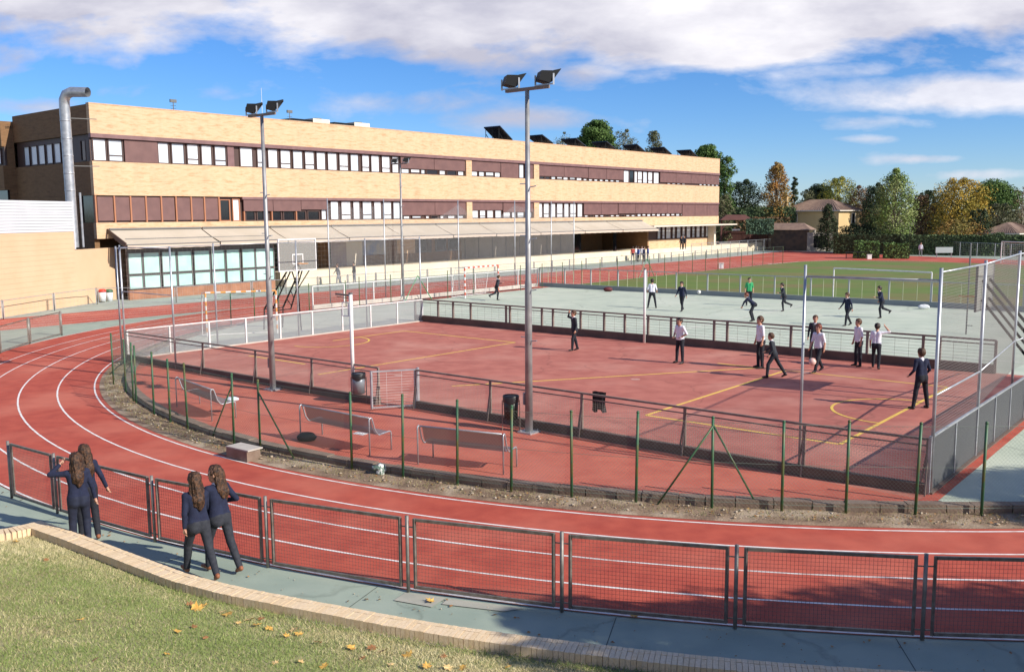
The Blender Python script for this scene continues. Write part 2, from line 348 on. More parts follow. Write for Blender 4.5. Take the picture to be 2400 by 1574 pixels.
b = MB()
for (p, q) in ((far_in, .25), (far_out, -.25)):
    for i in range(len(p)-1): b.poly([S(p[i][0], p[i][1]), S(p[i+1][0], p[i+1][1]), S(p[i+1][0], p[i+1][1]+q*.6), S(p[i][0], p[i][1]+q*.6)], .006)
b.build('lane_line', m_white, track)
g = MB()
for i in range(7): g.poly([S(9, T_OUT-.25), S(118, T_OUT-.25), S(118, T_OUT-.05), S(9, T_OUT-.05)], .01) if i == 0 else None
g.build('edge_strip', m_slab, track)

# grass pitch
gf = MB(); pts = [S(57.9, T_IN+.15), S(97, T_IN+.15)]+[S(a, b_) for a, b_ in far_in[1:]]+[S(84, 5.6), S(57.9, 5.6)]
gf.poly(pts, .003); field = struct('grass_field', gf, m_grass)

# raised platform inside the kerb: red apron, red court, green courts
RK = 23.62
plat = [Vector((p.x, p.y, 0)) for p in arc(CEN, RK-.12, a_l, a_r, 100)]
def clip_poly(pts, f):
    out = []
    for i in range(len(pts)):
        a, b_ = pts[i], pts[(i+1) % len(pts)]; fa_, fb = f(a), f(b_)
        if fa_ >= 0: out.append(a)
        if (fa_ >= 0) != (fb >= 0): k_ = fa_/(fa_-fb); out.append(a+(b_-a)*k_)
    return out
sI = lambda p: p.dot(U)/K; tI = lambda p: p.dot(V)/K
full = plat+[S(57.5*K, 5.5), S(57.5*K, -18.9-RK)]
sgreen = MB(); sgreen.prism(clip_poly(full, lambda p: tI(p)+4.76), -.05, ZI); struct('green_court', sgreen, m_green)
up = MB(); up.prism(clip_poly(clip_poly(full, lambda p: -tI(p)-4.76), lambda p: sI(p)-35.0), -.05, ZI+.0005)
up.prism(clip_poly(clip_poly(clip_poly(full, lambda p: 35.0-sI(p)), lambda p: sI(p)-18.5), lambda p: -34.9-tI(p)), -.05, ZI+.0005); struct('green_court', up, m_green)
ap = MB(); ap.prism(clip_poly(clip_poly(full, lambda p: 18.5-sI(p)), lambda p: -4.76-tI(p)), -.05, ZI); struct('apron', ap, m_apron)
rc = MB(); rc.poly([I(18.5, -34.9), I(35.0, -34.9), I(35.0, -4.76), I(18.5, -4.76)], ZI); rcourt = struct('red_court', rc, m_court)
def court_line(a, b_, w=.10, m_=None, par=None, z=.004):
    a = I(*a); b_ = I(*b_); d = (b_-a).normalized(); n = Vector((-d.y, d.x, 0))*w/2
    q = MB(); q.poly([a-n, b_-n, b_+n, a+n], ZI+z); return q.build('court_line', m_ or m_yellow, par or rcourt)
def pst(px, py): p = gi(px, py); return (sI(p), tI(p))
y1, y2, y3, y4 = pst(1520, 971), pst(2002, 1036), pst(2208, 905), pst(1795, 893)
ya, yb, yc = pst(567*1.0084, 828*1.0084), pst(1008, 782), pst(1203, 803)
s_lo = (ya[0]+y1[0]+y2[0])/3-.1; s_hi = (yb[0]+y3[0])/2
tl = -32.6; tr = (y2[1]+y3[1])/2; t1 = y1[1]; t2 = yc[1]; t0 = pst(990, 948)[1]
for a, b_ in [((s_lo, ya[1]), (s_lo, tl+4.4)), ((s_lo, t1), (s_lo, tr)), ((s_lo, tr), (s_hi, tr)), ((s_hi, tl), (s_hi, t2)), ((s_hi, y4[1]-3), (s_hi, tr)), ((s_lo, t1), (s_hi, t1)),
              ((s_lo-1.2, t2-.3), (s_hi-.0, t2)), ((s_lo, -20.6), (s_hi, -14.2)), ((s_hi, tl), (s_lo+5, tl))]: court_line(a, b_)
q = MB(); c0 = I((s_lo+s_hi)/2, tr-.02); ph = math.atan2(V.y, V.x)
ribbon(q, arc(c0, 1.75, ph+math.pi/2, ph+3*math.pi/2, 24, ZI+.006), arc(c0, 1.83, ph+math.pi/2, ph+3*math.pi/2, 24, ZI+.006)); q.build('court_line', m_yellow, rcourt)
q = MB(); c0 = I((s_lo+s_hi)/2, tl)
ribbon(q, arc(c0, 1.75, ph-math.pi/2, ph+math.pi/2, 24, ZI+.006), arc(c0, 1.83, ph-math.pi/2, ph+math.pi/2, 24, ZI+.006)); q.build('court_line', m_yellow, rcourt)
q = MB(); q.poly([I(18.1, -5.02), I(34.9, -5.02), I(34.9, -4.74), I(18.1, -4.74)], ZI+.006); q.build('red_strip', m_track, rcourt)
for a, b_ in [((38, -40), (38, -2)), ((54, -40), (54, -2)), ((38, -40), (54, -40)), ((38, -22), (54, -22))]: court_line(a, b_, .06, m_white, rcourt, .007)

# kerb stones round the bend, dirt strip outside them
kb = MB(); kb.ext(-.01, .01, -.01, .01, -.05, -.04)
kerb = struct('kerb', MB().box((CEN.x, CEN.y-RK+.02, -.04), (.3, .1, .04)), m_kerb)
proto = None; th = a_l+R(12); i = 0
while th < a_r-R(30):
    ln = random.choice((.55, .6, .7, .5)) ; dth = ln/RK; c0 = th+dth/2
    jr = random.uniform(-.012, .012); jz = random.uniform(-.012, .012)
    b = MB(); b.box((0, 0, 0), (.24, ln-.015, .26))
    if proto is None: proto = {}
    if ln not in proto: o = b.build('kerb_stone', m_kerb, kerb); proto[ln] = o.data
    else: o = link('kerb_stone', proto[ln], kerb)
    o.location = (CEN.x+(RK+jr)*math.cos(c0), CEN.y+(RK+jr)*math.sin(c0), ZI-.085+jz); o.rotation_euler = (0, random.uniform(-.02, .02), c0)
    th += dth; i += 1
def noise2(x, y, seed=0):
    r = np.random.default_rng(seed); out = np.zeros_like(x)
    for k_ in range(14):
        f = 1.4**k_*.6; a, b_, c_ = r.uniform(0, 6.28, 3); out += np.sin(x*f*math.cos(a)+y*f*math.sin(a)+b_+1.3*np.sin(x*f*.5*math.sin(c_)+y*f*.43))/(1.25**k_)
    return out
nA, nR = 520, 10; AA, RR = np.meshgrid(np.linspace(a_l+.15, a_r-.4, nA), np.linspace(0, 1, nR), indexing='ij')
RRR = RK+.05+RR*(R0-RK-.17); X = CEN.x+RRR*np.cos(AA); Y = CEN.y+RRR*np.sin(AA)
Z = .006+.018*np.clip(noise2(X*3, Y*3, 3)*.35+.6, 0, 2)*np.sin(np.pi*np.clip(RR*1.0, 0, 1)**.6)
vs = np.stack([X, Y, Z], -1).reshape(-1, 3); ii = (np.arange(nA-1)[:, None]*nR+np.arange(nR-1)[None]).ravel()
np_mesh('dirt_strip', vs, np.stack([ii, ii+1, ii+nR+1, ii+nR], 1), m_dirt, None, True, kind='structure')
def scatter_rocks(name, n, fpos, rmin, rmax, m_, parent=None, **kw):
    ico = [(0, 0, 1), (.89, 0, .45), (.28, .85, .45), (-.72, .53, .45), (-.72, -.53, .45), (.28, -.85, .45), (.72, .53, -.45), (-.28, .85, -.45), (-.89, 0, -.45), (-.28, -.85, -.45), (.72, -.53, -.45), (0, 0, -1)]
    fc = [(0,1,2),(0,2,3),(0,3,4),(0,4,5),(0,5,1),(1,6,2),(2,7,3),(3,8,4),(4,9,5),(5,10,1),(6,7,2),(7,8,3),(8,9,4),(9,10,5),(10,6,1),(6,11,7),(7,11,8),(8,11,9),(9,11,10),(10,11,6)]
    ico = np.array(ico); fc = np.array(fc); V_ = []; F_ = []
    for k_ in range(n):
        p = np.array(fpos()); r = rmin+(rmax-rmin)*random.random()**2.5; v = ico*(1+RNG.uniform(-.3, .3, (12, 1)))*np.array([r, r*random.uniform(.6, 1), r*random.uniform(.35, .7)])
        c_, s_ = math.cos(k_), math.sin(k_); v = v@np.array([[c_, s_, 0], [-s_, c_, 0], [0, 0, 1]]); V_.append(v+p); F_.append(fc+12*k_)
    return np_mesh(name, np.concatenate(V_), np.concatenate(F_), m_, parent, **kw)
def dirtpos():
    a = random.uniform(a_l+.4, a_r-.8); r = RK+.15+(R0-RK-.42)*random.random()**.8; return (CEN.x+r*math.cos(a), CEN.y+r*math.sin(a), .03)
m_stone = mat('stone', (.50, .43, .34), .9, (.30, .22, .15), 8, 5)
scatter_rocks('pebbles', 900, dirtpos, .008, .045, m_stone, None, kind='stuff')
m_dryleaf = mat('dry_leaf', (.42, .22, .07), .8, (.25, .11, .04), 6, 3)
def leafbits(n, fpos, size, m_, name, **kw):
    V_ = []; F_ = []
    for k_ in range(n):
        p = np.array(fpos()); s_ = size*random.uniform(.5, 1.3); a = random.uniform(0, 6.28); c_, q_ = math.cos(a)*s_, math.sin(a)*s_
        V_.append(p+np.array([(-c_, -q_, .0), (q_*.6, -c_*.6, s_*random.uniform(0, .8)), (c_, q_, s_*.2), (-q_*.6, c_*.6, s_*random.uniform(0, .6))])); F_.append(np.arange(4)[None]+4*k_)
    return np_mesh(name, np.concatenate(V_), np.concatenate(F_), m_, None, **kw)
leafbits(700, dirtpos, .032, m_dryleaf, 'leaf_litter', kind='stuff')
def gravelpos():
    a = a_l+2.0+random.gauss(0, .35); r = RK+.2+(R0-RK-.3)*random.random(); return (CEN.x+r*math.cos(a), CEN.y+r*math.sin(a), .03)
m_weed = mat('dry_weed', (.30, .26, .12), .9, (.16, .17, .06), 3, 3)
def tufts(name, n, fpos, h, m_, spread=.5, w=.004, **kw):
    P = np.array([fpos() for _ in range(n)]); a = RNG.uniform(0, 6.283, n); ln = h*RNG.uniform(.4, 1.2, n); tx = RNG.normal(0, spread, n)*ln; ty = RNG.normal(0, spread, n)*ln
    wv = np.stack([np.cos(a), np.sin(a), 0*a], 1)*w; top = P+np.stack([tx, ty, ln*.9], 1)
    v = np.stack([P-wv, P+wv, top], 1).reshape(-1, 3); return np_mesh(name, v, np.arange(3*n).reshape(-1, 3), m_, None, **kw)
tufts('weeds', 9000, dirtpos, .06, m_weed, .5, .005, kind='stuff')

# concrete footing blocks beside the fence
fb = MB(); p0 = gp(540, 1068); p1 = gp(600, 1082)
ft = thing('concrete_footing', 'broken rough concrete footing at the foot of the green fence corner', 'concrete block', ((p0+p1)/2))
d = math.atan2((p1-p0).y, (p1-p0).x)
b = MB(); b.box((0, .05, .12), (.75, .38, .26), d); b.build('block', m_kerb, ft)
b = MB(); b.box((0.02, .07, .262), (.80, .42, .03), d); b.build('cap', m_slab, ft)

# ================================================================== FOREGROUND: BRICK WALL, LAWN
ZW = .35
far_px = [(-420, 1262), (0, 1242), (95, 1220), (200, 1256), (330, 1304), (440, 1345), (560, 1375), (680, 1398), (800, 1420), (940, 1446), (1100, 1472), (1250, 1492), (1400, 1510), (1500, 1521), (1600, 1532), (1750, 1546), (1900, 1558), (2100, 1571), (2350, 1580), (2700, 1590)]
FW = [gp(x, y, ZW) for x, y in far_px]
corner = FW[2]; main = FW[2:]; left = FW[:3][::-1]
def resample(pts, step):
    out = [pts[0]]; acc = 0; L_ = [0]
    for i in range(1, len(pts)): L_.append(L_[-1]+(pts[i]-pts[i-1]).length)
    n = int(L_[-1]/step); j = 0; res = []
    for k_ in range(n+1):
        d = k_*step
        while j < len(L_)-2 and L_[j+1] < d: j += 1
        f = (d-L_[j])/(L_[j+1]-L_[j]); res.append(pts[j].lerp(pts[j+1], f))
    return res
def smooth(pts, n=3):
    for _ in range(n): pts = [pts[0]]+[(pts[i-1]+pts[i]*2+pts[i+1])/4 for i in range(1, len(pts)-1)]+[pts[-1]]
    return pts
wall = thing('low_brick_wall', 'low curved garden wall capped with pale yellow bricks between lawn and path', 'wall', (0, 0, 0))
BW = .066; BL = .30; nb = 0; brick_mesh = {}
def lay(pts, side):
    global nb
    pts = smooth(resample(pts, BW), 12)
    body = MB(); inn_ = []; out_ = []
    for i in range(len(pts)-1):
        d = (pts[i+1]-pts[i]).normalized(); n = Vector((-d.y, d.x, 0))*side      # towards the lawn
        c = (pts[i]+pts[i+1])/2; L_ = BL
        inn_.append(Vector((c.x, c.y, 0))+n*.02); out_.append(Vector((c.x, c.y, 0))+n*(BL-.02))
        vis = nb < 297 and (c.y < 20)
        rz = math.atan2(d.y, d.x)
        for h, (w0, w1) in enumerate(((0, .085), (.091, BL))):
            v_ = random.randrange(3)
            key = (h, v_)
            if key not in brick_mesh:
                b = MB(); b.box((0, 0, 0), (BW-.005, w1-w0, .125)); o_ = b.build('brick', m_brickcap[v_], wall); brick_mesh[key] = o_.data; o_.hide_render = False
                o_.location = (c.x+n.x*(w0+w1)/2, c.y+n.y*(w0+w1)/2, ZW-.055+random.uniform(-.002, .002)); o_.rotation_euler = (0, 0, rz+random.uniform(-.02, .02)); nb += 1; continue
            if h == 1 and nb < 298:
                o_ = link('brick', brick_mesh[key], wall); nb += 1
                o_.location = (c.x+n.x*(w0+w1)/2, c.y+n.y*(w0+w1)/2, ZW-.055+random.uniform(-.003, .003)); o_.rotation_euler = (random.uniform(-.01, .01), 0, rz+random.uniform(-.02, .02))
            else:
                rest.m = v_; rest.box((c.x+n.x*(w0+w1)/2, c.y+n.y*(w0+w1)/2, ZW-.055+random.uniform(-.003, .003)), (BW-.005, w1-w0, .125), rz)
    for i in range(len(inn_)-1):
        body.add([(inn_[i].x, inn_[i].y, z) for z in (0, ZW-.012)]+[(inn_[i+1].x, inn_[i+1].y, z) for z in (0, ZW-.012)]+[(out_[i].x, out_[i].y, z) for z in (-.1, ZW-.012)]+[(out_[i+1].x, out_[i+1].y, z) for z in (-.1, ZW-.012)],
                 [(0, 1, 3, 2), (1, 5, 7, 3), (4, 6, 7, 5)])
    body.build('wall_core', m_mortar, wall)
rest = MB()
lay(main, -1 if True else 1); 
lay([p for p in left], 1)
rest.build('brick_course', m_brickcap, wall, kind='stuff')

def wall_near(x, y):     # distance behind the lawn edge of the wall
    return 0
edge = smooth(resample(main, .2), 3)
EP = np.array([(p.x, p.y) for p in edge]); LP = np.array([(p.x, p.y) for p in smooth(resample(left, .2), 1)]); AP = np.concatenate([EP, LP])
def lawn_h(x, y):
    x = np.asarray(x, float); y = np.asarray(y, float); sh = x.shape; q = np.stack([x.ravel(), y.ravel()], 1)
    dd = np.sqrt(((q[:, None]-AP[None])**2).sum(-1)).min(1).reshape(sh)
    d2 = np.clip(dd-BL, 0, None)
    return .215+.25*d2+.02*np.sin(x*1.7+1)*np.sin(y*2.1)*np.clip(d2, 0, 1)
xs = np.arange(-16, 14, .22); ys = np.arange(-4, 17.4, .22); XX, YY = np.meshgrid(xs, ys, indexing='ij')
def inside(x, y):
    # on the lawn side of the wall
    yb_ = np.interp(x, EP[np.argsort(EP[:, 0])][:, 0], EP[np.argsort(EP[:, 0])][:, 1]); yl = np.interp(x, LP[::-1][:, 0], LP[::-1][:, 1])
    lim = np.where(x >= EP[0, 0], yb_, yl); return y < lim-.02
ZZ = lawn_h(XX, YY); lim_ok = inside(XX, YY-.12)
idx = -np.ones(XX.shape, int); idx[lim_ok] = np.arange(lim_ok.sum()); vs = np.stack([XX[lim_ok], YY[lim_ok], ZZ[lim_ok]], 1)
q4 = np.stack([idx[:-1, :-1], idx[1:, :-1], idx[1:, 1:], idx[:-1, 1:]], -1).reshape(-1, 4); q4 = q4[(q4 >= 0).all(1)]
lawn = np_mesh('lawn', vs, q4, m_lawn, None, True, kind='structure')
m_blade = [mat('blade_a', (.225, .285, .08), .8, (.18, .24, .06), 2, 3), mat('blade_b', (.39, .37, .175), .8, (.32, .31, .13), 2, 3), mat('blade_c', (.62, .54, .32), .85, (.54, .46, .25), 2, 3)]
NB = 150000
bx = RNG.uniform(-9.2, 3.5, NB*3); by = RNG.uniform(7.5, 17, NB*3)
ok = inside(bx, by+.05) & (np.abs(bx) < by*.62); bx, by = bx[ok][:NB], by[ok][:NB]; n = len(bx); bz = lawn_h(bx[:], by[:]) if n < 2 else np.concatenate([lawn_h(bx[i:i+4000], by[i:i+4000]) for i in range(0, n, 4000)])
a = RNG.uniform(0, 6.283, n); ln = .038*RNG.uniform(.5, 1.5, n); patch = noise2(bx*1.3, by*1.3, 11)*.28+RNG.normal(0, .45, n)
yb_ = np.interp(bx, EP[np.argsort(EP[:, 0])][:, 0], EP[np.argsort(EP[:, 0])][:, 1]); near = np.clip(1-(yb_-by-BL)/.35, 0, 1); ln *= 1+1.3*near*(RNG.random(n) < .5)*(bx > -5.5)
patch -= near*.8*(bx > -5.5); patch += .9*np.clip((by-12.6)/2, 0, 1)*(bx < -5.8)
wv = np.stack([np.cos(a), np.sin(a), 0*a], 1)*.0045; P = np.stack([bx, by, bz-.004], 1); tp = P+np.stack([RNG.normal(0, .6, n)*ln, RNG.normal(0, .6, n)*ln, ln*.85], 1)
mi = np.where(patch < -.02, 0, np.where(patch < .42, 1, 2))
np_mesh('lawn_grass', np.stack([P-wv, P+wv, tp], 1).reshape(-1, 3), np.arange(3*n).reshape(-1, 3), m_blade, None, False, mi=mi, kind='stuff')
# concrete margin under the cap bricks on the right
mg = MB(); e2 = [p for p in smooth(resample(main, .25), 3) if p.x > -3.0]; i2 = []; o2 = []
for i in range(len(e2)-1):
    d = (e2[i+1]-e2[i]).normalized(); n_ = Vector((d.y, -d.x, 0)); i2.append(Vector((e2[i].x, e2[i].y, 0))+n_*(BL-.03)+Vector((0, 0, .238))); o2.append(Vector((e2[i].x, e2[i].y, 0))+n_*(BL+.14+.03*math.sin(i*1.7))+Vector((0, 0, .225)))
ribbon(mg, i2, o2); mg.build('footing', m_conc, wall)
# fallen plane leaves on the lawn
def lawn_hit(px, py):
    r = ray(px, py); t = .5
    while t < 60:
        p = Vector((0, 0, CAM_H))+r*t
        if p.z < float(lawn_h(np.array([p.x]), np.array([p.y]))[0])+.01: return p
        t += .02
    return None
m_leaf = {'yellow': mat('leaf_yellow', (.66, .42, .10), .7, (.52, .27, .05), 20, 4), 'pale': mat('leaf_pale', (.68, .50, .24), .7, (.56, .36, .12), 20, 4), 'brown': mat('leaf_brown', (.36, .17, .06), .75, (.22, .09, .035), 20, 4)}
def leaf_mesh(r, seed):
    rr = random.Random(seed); n = 14; v = [(0, 0, .012)]
    for k_ in range(n):
        a = 2*math.pi*k_/n; q_ = r*(1.0 if k_ % 2 == 0 else .62)*rr.uniform(.8, 1.15)*(1.0 if abs(a-math.pi) > .4 else .6); v.append((q_*math.cos(a), q_*math.sin(a), rr.uniform(.2, 1)*.45*r*(q_/r)))
    b = MB(); b.add(v, [(0, 1+k_, 1+(k_+1) % n) for k_ in range(n)]); b.tube([(-r*.3, 0, .01), (-r*1.1, r*.1, .03)], .0015, 4); return b
LEAVES = [(462, 1427, 'yellow', 16), (478, 1422, 'yellow', 14), (445, 1418, 'brown', 10), (535, 1442, 'yellow', 15), (522, 1436, 'pale', 10), (586, 1455, 'pale', 15), (600, 1468, 'yellow', 14), (630, 1475, 'yellow', 12), (688, 1480, 'pale', 15), (700, 1488, 'yellow', 12), (672, 1492, 'yellow', 10), (188, 1455, 'yellow', 10), (415, 1482, 'yellow', 11), (456, 1471, 'brown', 9), (482, 1497, 'brown', 9), (392, 1535, 'yellow', 8), (225, 1548, 'brown', 10), (645, 1556, 'pale', 9), (705, 1553, 'pale', 10), (745, 1508, 'brown', 12), (823, 1521, 'yellow', 14), (872, 1521, 'brown', 14), (900, 1528, 'brown', 14), (958, 1538, 'yellow', 15), (1000, 1564, 'yellow', 14), (1050, 1568, 'pale', 14), (1085, 1568, 'yellow', 12), (760, 1565, 'yellow', 12), (850, 1545, 'brown', 10), (1040, 1540, 'brown', 10), (37, 1271, 'yellow', 10), (108, 1314, 'brown', 8), (612, 1452, 'brown', 9), (560, 1462, 'pale', 9), (915, 1560, 'pale', 10), (1190, 1566, 'yellow', 9)]
rank = {}
for c_ in ('yellow', 'pale', 'brown'):
    for j, q in enumerate(sorted([l for l in LEAVES if l[2] == c_], key=lambda l: l[0])): rank[q] = j
ORD = ['first', 'second', 'third', 'fourth', 'fifth', 'sixth', 'seventh', 'eighth', 'ninth', 'tenth', 'eleventh', 'twelfth', 'thirteenth', 'fourteenth', 'fifteenth', 'sixteenth', 'seventeenth', 'eighteenth', 'nineteenth', 'twentieth']
descr = {'yellow': 'fallen yellow leaf curled on the front lawn', 'pale': 'fallen pale cream leaf on the front lawn', 'brown': 'fallen brown dry leaf on the front lawn'}
for i, (px, py, c, sz) in enumerate(LEAVES):
    p = lawn_hit(px, py)
    if p is None: continue
    o = leaf_mesh(sz/2180*p.y*1.08, i).build('fallen_leaf', m_leaf[c]); o.location = p+Vector((0, 0, .015)); o.rotation_euler = (random.uniform(-.5, .3), random.uniform(-.4, .4), random.uniform(0, 6.28)); tag(o, descr[c]+', %s such from left' % ORD[rank[(px, py, c, sz)]], 'leaf', 'fallen plane leaves on the front lawn')
for i, (px, py) in enumerate([(1008, 1407), (1485, 1444)]):
    o = leaf_mesh(.075, 50+i).build('fallen_leaf', m_leaf['yellow']); o.location = gp(px, py, .02); o.rotation_euler = (.1, .2, i); tag(o, 'yellow leaf fallen on the %s of the green path' % ('sunny part' if i == 0 else 'shaded part'), 'leaf')
b = MB(); b.poly([gp(950, 1388), gp(1045, 1400), gp(1012, 1422), gp(923, 1406)], .004); b.poly([gp(1050, 1402), gp(1230, 1425), gp(1180, 1432), gp(1035, 1415)], .004)
struct('path_patch', b, mat('patch_pale', (.40, .39, .33), .9, (.34, .34, .29), 3, 6))

hose = MB(); hose.tube([CEN+Vector((math.cos(a), math.sin(a), 0))*(24.35+.12*math.sin(a*9))+Vector((0, 0, .05)) for a in np.linspace(a_l+R(22), a_l+R(58), 60)], .022, 6); tag(hose.build('garden_hose', mat('hose_black', (.02, .018, .016), .6), None, True), 'dark hose lying in the dirt outside the green fence at the left of the bend', 'hose')

# grit, dry bits and joints on the near path
def pathpos():
    a = random.uniform(a_l+R(45), a_r-R(40)); r = PATH_R0+abs(random.gauss(0, .9)) if random.random() < .6 else random.uniform(29.1, 31.2); return (CEN.x+r*math.cos(a), CEN.y+r*math.sin(a), .004)
PATH_R0 = 29.1
scatter_rocks('grit', 1200, pathpos, .004, .014, m_stone, None, kind='stuff')
leafbits(260, pathpos, .035, m_dryleaf, 'leaf_litter', kind='stuff')
jt = MB()
for a in np.arange(a_l+R(50), a_r-R(40), R(7.2)):
    u_ = Vector((math.cos(a), math.sin(a), 0)); n_ = Vector((-u_.y, u_.x, 0))*.006; jt.poly([CEN+u_*29.0-n_, CEN+u_*32-n_, CEN+u_*32+n_, CEN+u_*29.0+n_], -.006)
jt.build('path_joint', mat('joint_dark', (.07, .08, .075), .9), bpy.data.objects['pavement'], kind='stuff')
dr = MB(); c0 = I(24, -27)
for (s_, t_) in ((26.5, -16.5), (22.2, -23.5), (31.2, -12.5)):
    p = I(s_, t_); dr.add([(p.x+.16*math.cos(2*math.pi*k_/16), p.y+.16*math.sin(2*math.pi*k_/16), ZI+.005) for k_ in range(16)], [tuple(range(16))])
dr.build('court_patch', mat('patch_worn', (.55, .32, .27), .9, (.48, .24, .19), 14, 5), rcourt)
# ================================================================== SCHOOL BUILDING
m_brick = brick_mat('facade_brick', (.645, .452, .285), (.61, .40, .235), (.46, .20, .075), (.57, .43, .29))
m_brickd = brick_mat('side_brick_shaded', (.24, .125, .055), (.20, .105, .045), (.12, .055, .025), (.20, .13, .075))  # shaded copy of the facade brick, the shade put into its colour
m_shut = mat('shutter_purple', (.18, .095, .088), .6, (.15, .078, .074), 1.5, 3)
m_fascia = mat('fascia_purple', (.20, .11, .11), .55, (.16, .085, .085), 2, 3)
m_frame = mat('frame_brown', (.070, .038, .032), .5)
m_mull = mat('mullion_orange', (.36, .15, .075), .6)
m_blind = mat('blind_white', (.74, .78, .82), .35, (.64, .67, .72), 1.2, 2, spec=.6, coat=.5)
BLINDS = [m_blind, m_blind, mat('blind_cool', (.60, .66, .72), .3, (.50, .56, .62), 1.6, 3, coat=.5), mat('blind_fold_shade', (.72, .74, .76), .35, (.55, .58, .62), 7, 2, stretch=(1, 1, .05), coat=.5)]  # last blind paints curtain fold shading as vertical streaks
m_dark = mat('dark_glass', (.012, .012, .016), .08, spec=.7)
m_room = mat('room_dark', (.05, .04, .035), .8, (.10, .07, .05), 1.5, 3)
m_aqua = mat('aqua_glass', (.38, .64, .58), .12, (.48, .72, .68), .8, 3, spec=.8, coat=.6)
m_concw = mat('white_concrete', (.70, .64, .53), .8, (.62, .56, .46), .8, 6)
m_soffit = mat('soffit', (.20, .15, .11), .9)
m_cap = mat('parapet_cap', (.50, .30, .17), .8, (.60, .40, .24), 3, 4)
bl = thing('school_building', 'long three storey cream brick school with purple shutters facing the sports courts', 'building', S(S0, TF), UANG)
LEN = 90.3; DEP = 16
def bbox(name, x0, x1, y0, y1, z0, z1, m_, par=None, **k): b = MB(); b.ext(x0, x1, y0, y1, z0, z1); return b.build(name, m_, par or bl, **k)
bbox('wall', 0, LEN, 0, .38, 11.2, 13.14, m_brick); bbox('wall', 0, LEN, 0, .38, 7.1, 9.37, m_brick); bbox('wall', 0, LEN, 0, .38, 4.17, 5.25, m_brick)
bbox('parapet_cap', -.02, LEN+.02, -.02, .40, 13.142, 13.21, m_cap)
bbox('wall', LEN-.38, LEN, .382, DEP, 11.2, 13.14, m_brick); bbox('wall', LEN-.38, LEN, .382, DEP, 4.17, 9.37, m_brick); bbox('wall', LEN-.36, LEN-.03, .4, DEP, 9.37, 11.2, m_fascia)
bbox('roof', .38, LEN-.38, .38, DEP, 12.6, 12.75, m_soffit)
bbox('floor_slab', .2, LEN-.05, .385, DEP, 4.19, 4.4, m_soffit)
bbox('back_wall', 0, LEN, DEP, DEP+.3, 0, 12.9, m_brick)
bbox('window_band', .05, LEN-.05, .27, .35, 9.372, 11.198, m_frame); bbox('window_band', .05, LEN-.05, .27, .35, 5.252, 7.098, m_frame)
# fascia strips over the windows
bbox('fascia', -.03, LEN+.03, -.07, .26, 10.93, 11.196, m_fascia)
bbox('fascia', fa(568), LEN+.03, -.06, .26, 6.90, 7.096, m_fascia)
bbox('brick_pier', fa(1094), fa(1107), .0, .268, 9.374, 10.926, m_brick); bbox('brick_pier', fa(1252), fa(1264), .0, .268, 9.374, 10.926, m_brick)
bbox('brick_pier', fa(1094), fa(1107), .0, .268, 5.254, 6.896, m_brick); bbox('brick_pier', fa(1252), fa(1264), .0, .268, 5.254, 6.896, m_brick)
def window(x0, x1, z0, z1, kind, yb=.27, par=None, fr=None, tr=.27):
    """frame proud of the band; pane as a sub-part"""
    fr = fr or m_frame; par = par or bl; w = min(.09, (x1-x0)*.16); f = MB(); y0 = yb-.09; y1 = yb-.002
    f.ext(x0-.02, x1+.02, y0-.05, y0-.001, z0-.05, z0+.005) if z1-z0 > .9 else None; f.ext(x0, x0+w, y0, y1, z0, z1); f.ext(x1-w, x1, y0, y1, z0, z1); f.ext(x0+w+.001, x1-w-.001, y0, y1, z0, z0+.06); f.ext(x0+w+.001, x1-w-.001, y0, y1, z1-.06, z1)
    if 'T' in kind: f.ext(x0+w+.001, x1-w-.001, y0, y1-.01, z0+(z1-z0)*tr-.03, z0+(z1-z0)*tr+.03)
    o = f.build('window', fr, par)
    p = MB(); p.ext(x0+w, x1-w, yb-.035, yb-.012, z0+.06, z1-.06); p.build('pane', m_dark if 'D' in kind else random.choice(BLINDS), o); return o
def shutter(x0, x1, z0, z1, y=.10, slats=True):
    b = MB(); b.ext(x0, x1, y, y+.05, z0, z1)
    n = max(3, int((z1-z0)/.075))
    for i in range(n): z = z0+(z1-z0)*(i+.5)/n; b.ext(x0+.02, x1-.02, y-.012, y-.001, z-.022*1.0, z+.022)
    return b.build('shutter', m_shut, bl)
Z2a, Z2b = 9.40, 10.92; Z1a, Z1b = 5.28, 6.98
UP = [(222, 262, 'W'), (264, 300, 'T'), (379, 407, 'W'), (411, 443, 'W'), (447, 476, 'T'), (480, 507, 'W'), (511, 540, 'T'), (570, 602, 'W'), (610, 632, 'T'), (635, 660, 'W'), (664, 690, 'T'), (693, 718, 'W'), (721, 745, 'T'), (748, 771, 'W'), (774, 798, 'W'), (801, 824, 'T'), (827, 848, 'W'), (854, 873, 'T'), (875, 896, 'W'), (900, 921, 'T'), (924, 941, 'W'),
      (1220, 1232, 'W'), (1464, 1477, 'W'), (1477, 1489, 'D'), (1489, 1497, 'W'), (1497, 1508, 'T'), (1509, 1520, 'W'), (1521, 1532, 'T'), (1534, 1547, 'W')]
for x0, x1, k_ in UP: window(fa(x0), fa(x1), Z2a, Z2b-.02, k_)
bbox('brick_pier', fa(541), fa(556), .12, .268, 9.374, 10.926, m_fascia)
for x0, x1, fr_ in [(301, 379, 0), (943, 1093.5, .30), (1107.5, 1176, .34), (1176.5, 1218, 0), (1233, 1251.5, 0), (1264.5, 1380, .22), (1380.5, 1463, .19), (1548, 1686, .15)]: 
    n = max(1, round((fa(x1)-fa(x0))/4.0)); a, b_ = fa(x0), fa(x1)
    for i in range(n): shutter(a+(b_-a)*i/n+.02, a+(b_-a)*(i+1)/n-.02, Z2a+(Z2b-Z2a)*fr_, Z2b)
